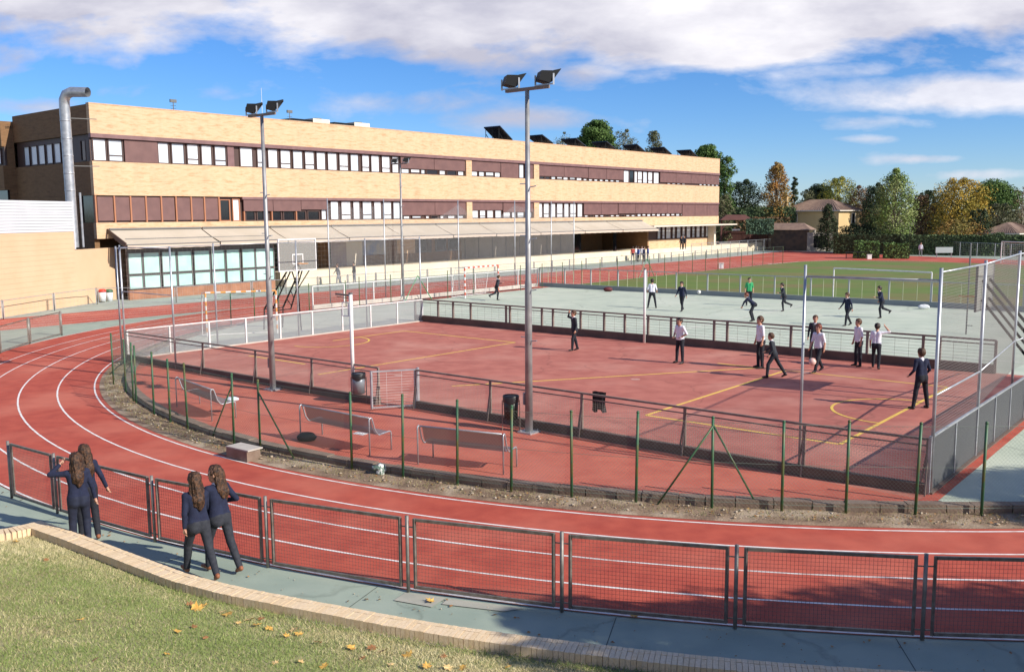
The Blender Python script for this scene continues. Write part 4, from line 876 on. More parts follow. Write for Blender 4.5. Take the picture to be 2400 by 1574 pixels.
tf = [pst(px, py)[1] for px, py in [(978, 750), (1031, 755), (1075, 757), (1107, 762), (1187, 770), (1195, 771), (1275, 777), (1297, 780), (1367, 785), (1422, 790), (1462, 796), (1512, 802), (1570, 806), (1582, 808), (1672, 815), (1702, 818), (1850, 832), (2030, 848), (2165, 858), (2205, 861), (2340, 870)]]
tf = sorted(tf); 
court_fence('court_fence', 'brown fence with wide vertical bars between the red court and the green court', [(34.85, t) for t in tf], 1.12, m_rust, m_rust, .30, m_kdark, (.42, .11), .0045, .14, base_w=.2, truss=False, thick=.075)
m_mesh_pale = mat('mesh_pale', (.55, .56, .58), .5, metal=.2)
ws = [18.4+i*(34.8-18.4)/9 for i in range(10)]
court_fence('court_fence', 'white framed translucent mesh fence across the left end of the red court', [(s, -34.9) for s in ws], 1.12, m_white_st, mat('mesh_grey', (.40, .41, .43), .5, metal=.2), .05, m_slab, (.028, .028), .0046, .0, truss=False)
rs = [18.9, 20.7, 22.5, 24.2, 25.8, 27.5, 29.2, 30.9, 32.6, 34.8]; TR = -5.02
m_mesh_dark = mat('mesh_dark', (.16, .165, .17), .5, metal=.3)
court_fence('court_fence', 'galvanised fence of dense grey mesh across the right end of the red court', [(s, TR) for s in rs], 1.12, m_galv, m_mesh_dark, .04, m_kdark, (.022, .022), .0055, .0, truss=False, thick=.05)
# open gate
ga0 = I(18.7, nr[0]+.02); ga1 = gi(872, 962)
gt = thing('court_gate', 'open galvanised wire gate standing ajar between the two near court fences', 'gate', (0, 0, 0)); b = MB(); Z = lambda z: Vector((0, 0, z))
b.bar(ga0+Z(.05), ga0+Z(1.12), .05); b.bar(ga1+Z(.05), ga1+Z(1.12), .05); dgt = (ga1-ga0).normalized()*.03; b.bar(ga0+dgt+Z(1.1), ga1-dgt+Z(1.1), .04); b.bar(ga0+dgt+Z(.08), ga1-dgt+Z(.08), .04); b.build('gate_frame', m_galv, gt)
wires('gate_wire', grid_wires(ga0, ga1, ZI+.1, ZI+1.08, .4, .075), .0035, m_white_st, gt, kind='stuff')
for q in (ga0+V*.12*0+U*.05,): 
    b = MB(); truss_post(b, q, 1.15, V, .06); b.bar(q-V*.12, q-V*.12+Z(1.1), .045); b.bar(q-V*.12+Z(.1), q+Z(1.0), .03); b.bar(q-V*.12+Z(1.0), q+Z(.1), .03); b.build('gate_post', m_galv, gt)
# tall end posts with netting
def tall_frame(name, label, pts, h, net=(.12, .12, .0014), rails=(1.0,), zb=ZI, m_p=m_galv, r=.036, z0=1.15, netm=None):
    f = thing(name, label, 'net', (0, 0, 0))
    for p in pts: b = MB(); b.tube([(p.x, p.y, zb), (p.x, p.y, zb+h)], r, 8); b.build('post', m_p, f, True)
    for i in range(len(pts)-1):
        for k_ in rails: p, q = pts[i], pts[i+1]; b = MB(); b.tube([(p.x, p.y, zb+h*k_-.08), (q.x, q.y, zb+h*k_-.08)], .020, 6); b.build('rail', m_p, f, True)
        if net: wires('netting', grid_wires(pts[i], pts[i+1], zb+z0, zb+h-.1, net[0], net[1]), net[2], netm or m_wire, f, kind='stuff')
    return f
tall_frame('ball_net', 'tall galvanised posts with grey netting behind the right goal of the red court', [I(18.98, TR+.02), I(*pst(2285, 1070)), I(*pst(2368, 962)), I(34.8, TR)], 4.35, (.06, .06, .0022), (1.0, .46))
tall_frame('ball_net', 'single tall steel bay in the near court fence left of the right corner', [I(18.75, pst(1878, 1107)[1]), I(18.98, TR+.02)], 4.35, None, (.965,), r=.03)
tall_frame('ball_net', 'tall pale steel bay at the left near corner of the red court', [I(18.2, -34.7), I(18.25, pst(384, 868)[1])], 4.4, None, (1.0, .62))
tall_frame('ball_net', 'tall steel posts with thin netting behind the left goal of the red court', [I(18.2, -35.0), I(22.5, -35.0), I(26.8, -35.0), I(31, -35.0), I(34.8, -35.0)], 4.35, (.2, .2, .0016), (1.0,))
# very tall net behind the left goal of the green court
TG = -45.6
nps = [plane_st(px, 600, TG*K)[0]/K for px in (771, 902, 1075, 1207, 1292, 1345)]
gnet = tall_frame('ball_net', 'very tall thin net hung on slender poles behind the left goal of the green court', [I(s, TG) for s in nps], 6.5, None, ())
segs = []
for i in range(len(nps)-1):
    a, b_ = I(nps[i], TG), I(nps[i+1], TG); n = int((b_-a).length/.085)
    for k_ in range(n+1):
        f = k_/n; p = a.lerp(b_, f); zt = 6.35-1.1*math.sin(math.pi*f)*(1 if i in (1, 2) else .25); segs.append(((p.x, p.y, ZI+.6), (p.x, p.y, zt)))
    for z in np.arange(.7, 6.3, .085):
        fs = np.linspace(0, 1, 9)
        for k_ in range(8):
            f0, f1 = fs[k_], fs[k_+1]; s_ = lambda f: 1.1*math.sin(math.pi*f)*(1 if i in (1, 2) else .25)*(z/6.4); p, q = a.lerp(b_, f0), a.lerp(b_, f1); segs.append(((p.x, p.y, z-s_(f0)), (q.x, q.y, z-s_(f1))))
wires('netting', segs, .0042, mat('net_pale', (.42, .42, .43), .7), gnet, kind='stuff')
# green court fences
gl = [35.5+i*2.45 for i in range(10)]
court_fence('court_fence', 'white steel fence on a white kerb across the left end of the green court', [(s, -44.9) for s in gl], 1.35, m_white_st, m_galv, .25, m_slab, (.16, .16), .002, .0, truss=False)
gl = [-44.7+i*2.42 for i in range(19)]
court_fence('court_fence', 'light grey barred fence between the green court and the grass pitch', [(57.6, t) for t in gl], 1.45, mat('fence_palegrey', (.36, .38, .37), .6), mat('bar_lime', (.44, .48, .30), .6), .30, mat('kerb_grey', (.26, .29, .29), .9), (.62, 1.5), .02, .0, truss=False, thick=.07)
court_fence('court_fence', 'thin grey fence on the right side of the green court beyond the grey mesh', [(18.9+i*2.5, 2.5) for i in range(8)], 1.2, m_galv, m_galv, .0, m_kdark, (.2, .2), .002, .0, truss=False)
# far boundary fences
ff = thing('boundary_fence', 'distant grey boundary fence behind the far bend of the track', 'fence', (0, 0, 0))
fpts = [(1620, 603), (1700, 596), (1790, 588), (1860, 584), (1940, 582), (2010, 586), (2080, 590), (2150, 594), (2240, 599), (2330, 604), (2430, 611)]
fpl = [gp(x, y) for x, y in fpts]; fpl = [p for p in resample(fpl, 3.0)]
for p in fpl: b = MB(); b.tube([(p.x, p.y, 0), (p.x, p.y, 1.75)], .04, 5); b.build('post', m_galv, ff)
segs = []
for i in range(len(fpl)-1): segs += grid_wires(fpl[i], fpl[i+1], .1, 1.7, .3, .22)
wires('mesh_infill', segs, .007, mat('wire_far', (.24, .25, .25), .6), ff, kind='stuff')
for i in range(len(fpl)-1): b = MB(); b.tube([fpl[i]+Z(1.72), fpl[i+1]+Z(1.72)], .025, 4); b.build('top_rail', m_galv, ff)
# ================================================================== LAMP POSTS
m_post = mat('lamp_pole_grey', (.36, .36, .36), .5, (.24, .24, .25), 3, 5, metal=.4)
m_glass = mat('lamp_glass', (.30, .34, .38), .15, spec=.8)
def lamp(name_lab, base, h, zb, adir=V, rr=(.098, .052), rung=True, tip=None, fdir=-1):
    o = thing('floodlight_post', name_lab, 'lamp post', (base.x, base.y, zb), math.atan2(adir.y, adir.x), 'floodlight posts'); 
    b = MB(); b.tube([(0, 0, 0), (0, 0, h*.45), (0, 0, h*.46), (0, 0, h)], [rr[0], rr[0]*.86, rr[0]*.72, rr[1]], 14); b.build('pole', m_post, o, True)
    b = MB(); b.box((0, 0, .02), (.42, .42, .04))
    for x in (-.15, .15):
        for y in (-.15, .15): b.tube([(x, y, .04), (x, y, .08)], .018, 6)
    b.build('base_plate', m_galv, o)
    b = MB(); b.box((-.12, .0, .85), (.05, .12, .3)); b.build('hatch_box', m_post, o)
    b = MB(); b.box((0, 0, h+.03), (1.30, .09, .07)); b.build('crossbar', m_rust, o)
    if rung:
        b = MB()
        for i, z in enumerate(np.arange(2.3, h-1.2, 1.25)): sg = 1 if i % 2 else -1; b.bar((0, 0, z), (.26, .0, z+.04), .022); b.bar((-.24, 0, z+.1), (0, 0, z+.1), .022)
        b.build('climbing_rung', m_galv, o)
    for sx in (-.52, .52):
        T = Matrix.Rotation(R(-38), 3, 'Z') @ Matrix.Rotation(R(-8), 3, 'X')
        b = MB(); P = lambda x, y, z: T @ Vector((x, y, z))+Vector((sx, 0, h+.32))
        P = lambda x, y, z: T @ Vector((x*.8, y*.8, z*.8))+Vector((sx, 0, h+.27))
        b.add([P(*q) for q in [(-.25, -.20, -.15), (.25, -.20, -.15), (.26, .14, -.19), (-.26, .14, -.19), (-.25, -.16, .12), (.25, -.16, .12), (.26, .19, .17), (-.26, .19, .17)]], [(0, 3, 2, 1), (4, 5, 6, 7), (0, 1, 5, 4), (1, 2, 6, 5), (2, 3, 7, 6), (3, 0, 4, 7)]); 
        for k_ in range(0): x = -.18+.09*k_; b.add([P(x-.008, -.235, -.11), P(x+.008, -.235, -.11), P(x+.008, -.235, .10), P(x-.008, -.235, .10), P(x-.008, -.15, -.11), P(x+.008, -.15, -.11), P(x+.008, -.15, .10), P(x-.008, -.15, .10)], [(0, 1, 2, 3), (0, 4, 5, 1), (2, 6, 7, 3), (0, 3, 7, 4), (1, 5, 6, 2)])
        hd = b.build('floodlight', m_black, o)
        b = MB(); b.add([P(-.26, .18, .16), P(.26, .18, .16), P(.30, .40, .24), P(-.30, .40, .24), P(-.26, .18, .175), P(.26, .18, .175), P(.30, .40, .255), P(-.30, .40, .255)], [(3, 2, 1, 0), (4, 5, 6, 7), (0, 1, 5, 4), (1, 2, 6, 5), (2, 3, 7, 6), (3, 0, 4, 7)]); 
        for s2 in (-1, 1): b.add([P(s2*.25, .18, -.16), P(s2*.25, .18, .16), P(s2*.30, .40, .24), P(s2*.255, .18, -.16), P(s2*.255, .18, .16), P(s2*.305, .40, .24)], [(0, 1, 2), (3, 5, 4), (0, 3, 4, 1), (1, 4, 5, 2), (2, 5, 3, 0)])
        b.build('hood', mat('hood_dark', (.022, .024, .026), .55, spec=.3), hd)
        b = MB(); b.add([P(-.23, .192, -.15), P(.23, .192, -.15), P(.23, .196, .15), P(-.23, .196, .15)], [(0, 1, 2, 3)]); b.build('lens', m_glass, hd)
        b = MB(); b.bar((sx-.27, 0, h+.06), (sx-.27, 0, h+.32), .02, .04); b.bar((sx+.27, 0, h+.06), (sx+.27, 0, h+.32), .02, .04); b.bar((sx-.27, 0, h+.085), (sx+.27, 0, h+.085), .03); b.build('bracket', m_galv, hd)
    return o
lamp('tall grey floodlight post with two lamps standing left between bench and left court fence', gi(640, 913), 8.45, ZI)
lamp('tall grey floodlight post with two lamps in the centre beside the black bin', gi(1240, 1013), 8.35, ZI)
pf = gi(945, 703); lamp('farther thin floodlight post with two lamps in front of the school facade', pf, 8.7, ZI, rr=(.10, .05))

# ================================================================== POLES, GOALS, BASKETBALL
def net_post(lab, base, h, arm):
    o = thing('net_post', lab, 'post', base, 0, 'white net posts on the halfway line'); b = MB(); b.tube([(0, 0, 0), (0, 0, h)], .055, 12); b.build('pole', m_white_st, o, True)
    b = MB(); b.tube([(0, 0, h), (0, 0, h+.05)], .065, 10); b.build('cap', m_gf, o)
    if arm:
        b = MB(); d = -V; b.bar((0, 0, h-.04), d*.66+Vector((0, 0, h-.02)), .05); b.bar(d*.1+Vector((0, 0, h-.12)), d*.62+Vector((0, 0, h-.1)), .02); b.build('arm', m_rust, o)
        b = MB(); c = d*.25+Vector((0, 0, h-.45))
        for z in (-.2, .2): b.bar(c-d*.13+Vector((0, 0, z)), c+d*.13+Vector((0, 0, z)), .025)
        for s_ in (-.13, .13): b.bar(c+d*s_+Vector((0, 0, -.2)), c+d*s_+Vector((0, 0, .2)), .025)
        b.build('small_frame', m_white_st, o)
    else:
        b = MB(); b.tube([(0, 0, h+.05), (-.12, 0, h+.2), (-.1, 0, h+.42)], .02, 6); b.build('hook', mat('hook_brown', (.28, .2, .15), .7), o)
net_post('white net post with a dark top arm standing behind the left litter bin', gi(829, 938), 3.15, True)
net_post('white net post standing at the fence between the two courts', gi(1510, 803), 3.1, False)
b = MB(); p = gi(2264, 783); b.tube([p, p+Z(3.95)], .035, 7); b.ball(p+Z(3.98), .05); b.bar(p+Z(.4), p+V*.25+Z(.4), .03); tag(b.build('slim_pole', m_gf), 'slim dark pole standing on the green court seen through the grey netting', 'pole')
m_red = mat('goal_red', (.55, .10, .05), .5); m_orange = mat('goal_orange', (.70, .30, .07), .5)
def goal(name, lab, a, b_, h, zb, stripes=(m_white_st, m_red), depth=1.0, back=None, r=.045, netw=None):
    o = thing(name, lab, 'goal', (0, 0, 0)); a = Vector((a.x, a.y, zb)); b_ = Vector((b_.x, b_.y, zb)); d = (b_-a).normalized(); n = Vector((-d.y, d.x, 0)) if back is None else back
    def striped(p, q, nm, ns):
        mb = MB()
        for i in range(ns): mb.m = i % 2; mb.tube([p.lerp(q, i/ns), p.lerp(q, (i+1)/ns)], r, 8)
        mb.build(nm, list(stripes), o)
    striped(a, a+Z(h), 'post', 10); striped(b_, b_+Z(h), 'post', 10); striped(a+Z(h), b_+Z(h), 'crossbar', 14)
    mb = MB()
    for p in (a, b_): mb.tube([p+Z(h), p+n*depth*.7+Z(h), p+n*depth+Z(.02), p+Z(.02)], .022, 6)
    mb.tube([a+n*depth+Z(.02), b_+n*depth+Z(.02)], .022, 6); mb.build('back_frame', m_white_st, o)
    if netw:
        sg = [((p+n*depth*.7+Z(h)), (p+n*depth+Z(.02))) for p in [a.lerp(b_, i/20) for i in range(21)]]+[(a.lerp(a+n*depth, 0)+Z(h*k_/12)+n*depth*(1-.3*k_/12), b_+Z(h*k_/12)+n*depth*(1-.3*k_/12)) for k_ in range(12)]
        sg += [(p+Z(h), p+n*depth*.7+Z(h)) for p in [a.lerp(b_, i/20) for i in range(21)]]
        for p in (a, b_): sg += [(p+Z(h*k_/12), p+n*depth*(1-.3*k_/12)+Z(h*k_/12)) for k_ in range(12)]
        wires('goal_net', [(tuple(x), tuple(y)) for x, y in sg], netw, m_white_st, o, kind='stuff')
    return o
goal('handball_goal', 'orange and white handball goal behind the white fence at the left', gi(486, 788), gi(650, 780), 2.0, ZI, (m_white_st, m_orange), .4, -V, .042)
goal('handball_goal', 'red and white handball goal on the left end of the green court', gi(1090, 699), gi(1168, 689), 2.0, ZI, (m_white_st, m_red), 1.2, -V, .05, .006)
goal('football_goal', 'white seven a side football goal on the near side of the grass pitch', gp(1952, 704), gp(2180, 721), 2.05, 0, (m_white_st, m_white_st), .02, U, .045)
goal('football_goal', 'white football goal standing in front of the far boundary fence at the right edge', at(2345, 612, 100)*Vector((1, 1, 0)) if False else gp(2345, 616), gp(2440, 622), 2.3, 0, (m_white_st, m_white_st), 1.5, U, .06, .004)
m_board = mat('board_translucent', (.46, .46, .44), .4, (.40, .40, .38), 2, 3)
def glass_mat():
    M_ = bpy.data.materials.new('board_acrylic'); M_.use_nodes = True; nt = M_.node_tree; b = nt.nodes['Principled BSDF']; b.inputs['Base Color'].default_value = (.42, .42, .40, 1); b.inputs['Roughness'].default_value = .2
    tr = nt.nodes.new('ShaderNodeBsdfTransparent'); mx = nt.nodes.new('ShaderNodeMixShader'); mx.inputs[0].default_value = .38; out = nt.nodes['Material Output']
    nt.links.new(tr.outputs[0], mx.inputs[1]); nt.links.new(b.outputs[0], mx.inputs[2]); nt.links.new(mx.outputs[0], out.inputs[0]); return M_
m_acry = glass_mat(); m_acry2 = glass_mat(); m_acry2.node_tree.nodes['Mix Shader'].inputs[0].default_value = .65
def hoop(o, c, sgn, m_):
    b = MB(); n = 16; pts = [(c[0]+sgn*.0+.225*math.cos(2*math.pi*k_/n), c[1]+.225*math.sin(2*math.pi*k_/n), c[2]) for k_ in range(n+1)]; b.tube(pts, .012, 6, False); b.build('hoop', m_, o, True)
# left unit: board plane contains U, hoop toward +V. local x = U, local y = -V
c = at(697, 597, 44.0); o = thing('basketball_hoop', 'basketball hoop with clear white framed board on black lattice legs behind the white fence', 'basketball hoop', (c.x, c.y, ZI), UANG)
zc = c.z-ZI; bw, bh = 1.05, .70
b = MB(); b.ext(-bw, bw, -.01, .01, zc-bh, zc+bh); b.build('backboard', m_acry, o)
b = MB(); b.ext(-bw-.05, bw+.05, -.03, .03, zc+bh+.001, zc+bh+.06); b.ext(-bw-.05, bw+.05, -.03, .03, zc-bh-.06, zc-bh-.001); b.ext(-bw-.05, -bw-.001, -.03, .03, zc-bh, zc+bh); b.ext(bw+.001, bw+.05, -.03, .03, zc-bh, zc+bh)
b.build('board_frame', m_white_st, o)
b = MB(); 
for z in (-.42, .02): b.ext(-.32, .32, -.022, -.012, zc+z-.025, zc+z+.025)
for x in (-.32, .27): b.ext(x, x+.05, -.022, -.0125, zc-.394, zc-.006)
b.build('target_square', m_white_st, o)
hoop(o, (0, -.42, zc-.40), 1, m_orange)
b = MB(); b.bar((0, -.03, zc-.40), (0, -.2, zc-.40), .12, .03); b.build('hoop_mount', m_orange, o)
for sx in (-.55, .55):
    b = MB(); b.bar((sx*.6, .08, zc-.45), (sx, 2.0, 1.0), .06); b.bar((sx, 2.0, 1.0), (sx, 2.1, 0), .06); b.bar((sx*.6, .08, zc-bh), (sx, 1.4, .95), .05)
    for k_ in range(5): f = k_/5; p0 = Vector((sx*.6, .08, zc-.45)).lerp(Vector((sx, 2.0, 1.0)), f); p1 = Vector((sx*.6, .08, zc-bh)).lerp(Vector((sx, 1.4, .95)), min(1, f+.12)); b.bar(p0, p1, .03)
    b.build('lattice_leg', m_black, o)
b = MB(); b.bar((.3, .5, zc-bh-.1), (.3, 0.3, 0), .06); b.bar((-.55, 1.4, .95), (.55, 1.4, .95), .04); b.bar((-.55, 2.0, 1.0), (.55, 2.0, 1.0), .04); b.bar((.3, .45, 2.0), (-.3, .1, zc-bh), .05); b.bar((.3, .45, 2.0), (.8, .1, zc-bh), .05); b.build('strut', m_black, o)
# right unit
c = at(2308, 671, 26.5); o = thing('basketball_hoop', 'basketball hoop with grey board and black arms at the right end of the red court', 'basketball hoop', (c.x, c.y, ZI), UANG); zc = c.z-ZI
b = MB(); b.ext(-.9, .9, -.02, .02, zc-.62, zc+.62); b.build('backboard', m_acry2, o)
b = MB(); b.ext(-.95, -.901, -.03, .03, zc-.66, zc+.66); b.ext(.901, .95, -.03, .03, zc-.66, zc+.66); b.ext(-.9, .9, -.03, .03, zc+.621, zc+.66); b.ext(-.9, .9, -.03, .03, zc-.66, zc-.621); b.build('board_frame', m_gf, o)
hoop(o, (0, .45, zc-.30), -1, m_orange); b = MB(); b.bar((0, .02, zc-.30), (0, .24, zc-.30), .14, .03); b.build('hoop_mount', m_orange, o)
for sx in (-.4, .4): b = MB(); b.bar((sx, -.03, zc+.2), (sx, -2.4, .6), .07); b.bar((sx, -.03, zc-.35), (sx, -1.9, .6), .06); b.build('support_arm', m_black, o)
b = MB(); b.box((0, -2.5, .35), (1.1, 1.2, .5)); b.bar((-.5, -.9, .5), (-.5, -2.4, .5), .1); b.bar((.5, -.9, .5), (.5, -2.4, .5), .1); b.bar((-.5, -.9, .0), (-.5, -2.4, .0), .08); b.build('base', m_black, o)

# ================================================================== BENCHES, BINS, BAGS
def perforated():
    M_ = bpy.data.materials.new('perforated_steel'); M_.use_nodes = True; nt = M_.node_tree; N = nt.nodes; L = nt.links; b = N['Principled BSDF']; b.inputs['Base Color'].default_value = (.23, .23, .24, 1); b.inputs['Roughness'].default_value = .45; b.inputs['Metallic'].default_value = .5
    tr = N.new('ShaderNodeBsdfTransparent'); mx = N.new('ShaderNodeMixShader'); vo = N.new('ShaderNodeTexVoronoi'); vo.inputs['Scale'].default_value = 48; vo.inputs['Randomness'].default_value = 0
    tc = N.new('ShaderNodeTexCoord'); L.new(tc.outputs['Object'], vo.inputs['Vector']); gt_ = N.new('ShaderNodeMath'); gt_.operation = 'GREATER_THAN'; gt_.inputs[1].default_value = .30; L.new(vo.outputs['Distance'], gt_.inputs[0])
    mx.inputs[0].default_value = .80; L.new(tr.outputs[0], mx.inputs[1]); L.new(b.outputs[0], mx.inputs[2]); L.new(mx.outputs[0], N['Material Output'].inputs[0]); return M_
m_perf = perforated()
def bench(lab, a, b_, h=.86):
    d = (b_-a); L_ = d.length; rz = math.atan2(d.y, d.x); o = thing('bench', lab, 'bench', (a.x, a.y, ZI), rz, 'perforated steel benches beside the red court')
    # local x along the bench, local +y towards the court: back is at y 0, seat in front
    prof = [(0.02, h-.03), (.04, h), (.09, h-.005), (.17, h-.30), (.235, .46), (.28, .42), (.62, .45), (.67, .42)]
    b = MB(); vs = [(x, y, z) for x in (.06, L_-.06) for y, z in prof[1:6]]; n = 5; b.add(vs, [(i, i+1, i+1+n, i+n) for i in range(n-1)]); b.build('backrest', m_perf, o)
    b = MB(); vs = [(x, y, z) for x in (.06, L_-.06) for y, z in prof[5:]]; b.add(vs, [(i, i+1, i+4, i+3) for i in range(2)]); b.build('seat', m_perf, o)
    b = MB(); b.tube([(0.05, .04, h-.005), (L_-.05, .04, h-.005)], .02, 8); b.build('top_rail', m_galv, o, True)
    for x in (0, L_):
        b = MB(); b.tube([(x, 0, 0), (x, 0, h-.05), (x, .015, h-.01), (x, .05, h+.005), (x, .085, h-.02), (x, .17, h-.30), (x, .24, .46), (x, .29, .425), (x, .60, .455), (x, .655, .44), (x, .67, .40), (x, .67, 0)], .018, 8); b.build('leg_frame', m_galv, o, True)
    return o
bench('perforated steel bench nearest the left lamp post, with a white rag beside it', gi(415, 953), gi(497, 987))
bench('perforated steel bench with a sheet of paper on its seat, middle of the three', gi(705, 1030), gi(867, 1067))
bench('perforated steel bench in front of the black bin, rightmost of the three', gi(980, 1088), gi(1180, 1112))
m_plastic = mat('black_plastic', (.012, .012, .014), .35, bump=.6, bscale=18, spec=.6)
def crumple(r, sc, seed, amp=.25, m_=None, name='bag', par=None):
    b = MB(); b.ball((0, 0, 0), r, sc, 18, 12); rr = random.Random(seed); V_ = np.array(b.v); d = noise2(V_[:, 0]*9/r*.12+seed, V_[:, 1]*9/r*.12+V_[:, 2]*7, seed)*amp*r*.3; nrm = V_/np.linalg.norm(V_, axis=1)[:, None]; b.v = [tuple(q) for q in V_+nrm*d[:, None]]; return b.build(name, m_ or m_plastic, par, True)
def litter_bin(lab, p, m_body, h=.88):
    o = thing('litter_bin', lab, 'bin', p, 0, 'litter bins beside the court'); b = MB(); b.tube([(0, 0, .30), (0, 0, h)], [.17, .19], 20); b.build('body', m_body, o, True)
    b = MB(); n = 20; vs = []; 
    for k_ in range(n):
        a = 2*math.pi*k_/n
        for rr_, z in ((.20, h-.16-.03*math.sin(a*3)), (.212, h), (.20, h+.025), (.17, h-.02)): vs.append((rr_*math.cos(a), rr_*math.sin(a), z))
    b.add(vs, [(k_*4+j, ((k_+1) % n)*4+j, ((k_+1) % n)*4+j+1, k_*4+j+1) for k_ in range(n) for j in range(3)]); b.build('bag_rim', m_plastic, o, True)
    for x in (-.22, .22): b = MB(); b.tube([(x, 0, 0), (x, 0, h-.1)], .014, 6); b.bar((x, 0, h-.2), (x*.85, 0, h-.2), .02); b.bar((x, 0, .35), (x*.75, 0, .35), .02); b.build('stand', m_rust, o)
litter_bin('grey cylindrical litter bin with black bag at the foot of the white net post', gi(842, 945), mat('bin_grey', (.24, .27, .30), .4, (.17, .19, .22), 5, 4, metal=.3))
litter_bin('black cylindrical litter bin standing left of the central lamp post', gi(1198, 1008), mat('bin_black', (.015, .02, .018), .45))
# jacket hung over the fence
p = gi(1405, 1031); dv = V
def drape(name, lab, c, w, h, m_, seed, off):
    nx, nz = 16, 18; vs = []
    for j in range(nz+1):
        for i in range(nx+1):
            f = i/nx; g_ = j/nz; wv_ = w*(1-.12*math.sin(g_*3.1)); fold = .035*math.sin(f*14+seed)+.02*math.sin(f*31+g_*5); hh = h*(1-.10*abs(math.sin(f*7+seed))*(g_ > .8)) if True else h
            q = c+dv*((f-.5)*wv_)-U*(off+fold*(.3+g_)+.02)+Z(-g_*hh*(1+.08*math.sin(f*9))); vs.append(q)
    fs = [(j*(nx+1)+i, j*(nx+1)+i+1, (j+1)*(nx+1)+i+1, (j+1)*(nx+1)+i) for j in range(nz) for i in range(nx)]
    b = MB(); b.add(vs, fs); vb = [v_+U*.05 for v_ in vs]; b.add(vb, [f[::-1] for f in fs]); o = b.build(name, m_, None, True); return tag(o, lab, 'jacket')
cj = gi(1405, 1024); cj = Vector((cj.x, cj.y, ZI+1.13)); drape('hanging_jacket', 'black jacket hung over the rail of the near court fence', cj, .36, .50, mat('cloth_black', (.014, .014, .016), .8, bump=.4, bscale=20), 2, .02)
o = crumple(.16, (1.5, .8, .75), 3, .3, mat('bag_navy', (.012, .014, .022), .7), 'sports_bag'); o.location = gi(715, 1032)+Z(.1)+V*.05; tag(o, 'dark bag lying under the left end of the middle bench', 'bag')
o = crumple(.14, (1.3, .9, .5), 5, .5, mat('rag_white', (.62, .68, .74), .8), 'white_rag'); o.location = gi(528, 958)+Z(.1); o.location = gi(541, 935, .40); tag(o, 'white and blue rag hanging at the right end of the left bench', 'rag')
o = crumple(.2, (1.1, .7, .75), 9, .9, mat('plastic_bag', (.62, .66, .64), .5, (.10, .16, .13), 14, 5, contrast=(.48, .53)), 'plastic_bag'); o.location = gp(886, 1098, .14); o.rotation_euler = (0, .4, .3); tag(o, 'crumpled white and green plastic bag caught at the kerb under the chain link fence', 'bag')
b = MB(); b.box((0, 0, 0), (.30, .21, .004)); o = b.build('paper_sheet', mat('paper', (.75, .75, .75), .8)); q = gi(845, 1015, .47); o.location = q; o.rotation_euler = (.02, .03, -.5); tag(o, 'white sheet of paper lying on the middle bench', 'paper')
o = crumple(.3, (1.1, .6, .55), 11, .3, mat('bag_maroon', (.10, .015, .02), .7), 'sports_bag'); o.location = gi(1425, 683)+Z(.15); tag(o, 'dark red sports bag by the far fence of the green court', 'bag')
o = crumple(.22, (1.5, .7, .7), 12, .25, mat('bag_grey', (.35, .38, .42), .7, (.68, .70, .72), 3, 3), 'sports_bag'); o.location = gi(2165, 724)+Z(.12); tag(o, 'grey and white sports bag beside the far fence near the white goal', 'bag')
m_ball = mat('ball_white', (.72, .72, .70), .5, (.25, .25, .25), 9, 1, contrast=(.60, .62)); b = MB(); b.ball((0, 0, 0), .125, seg=20, ring=14); o = b.build('football', m_ball, None, True); o.location = gi(1638, 694)+Z(.28); tag(o, 'white football in the air near the far fence of the green court', 'ball')
b = MB(); b.ball((0, 0, 0), .125, seg=20, ring=14); o = b.build('football', mat('ball_pink', (.68, .45, .40), .5, (.5, .25, .2), 9, 1, contrast=(.6, .62)), None, True); o.location = gi(1903, 876)+Z(.42); tag(o, 'pinkish football in front of the knees of the red haired boy', 'ball')
for px, py, w, lab in ((1690, 628, .45, 'small white marker box at the inner edge of the far track'), (2037, 606, .5, 'small white marker box before the clipped hedges')):
    p = gp(px, py+1); b = MB(); b.box((0, 0, .25), (w, .3, .5)); b.box((0, 0, .53), (w+.08, .36, .06)); o = b.build('marker_box', m_white_st); o.location = p; tag(o, lab, 'box')
p = gp(2010, 606); o = thing('hurdle_rack', 'low dark metal rack standing on the far track before the hedges', 'rack', p, 0)
b = MB(); 
for x in (-1.4, 0, 1.4): b.bar((x, 0, 0), (x, 0, .8), .07)
b.build('leg', m_black, o); b = MB(); b.bar((-1.5, 0, .8), (1.5, 0, .8), .1); b.bar((-1.5, 0, .3), (1.5, 0, .3), .06); b.build('top_bar', m_black, o)
p = gp(2212, 604); o = thing('pitch_board', 'pale rectangular board standing behind the far track', 'board', p, 0); b = MB(); b.box((0, 0, .95), (2.1, .08, .7)); b.build('panel', mat('board_pale', (.34, .42, .42), .6), o); b = MB(); b.bar((-.9, 0, 0), (-.9, 0, .6), .08); b.bar((.9, 0, 0), (.9, 0, .6), .08); b.build('leg', m_galv, o)

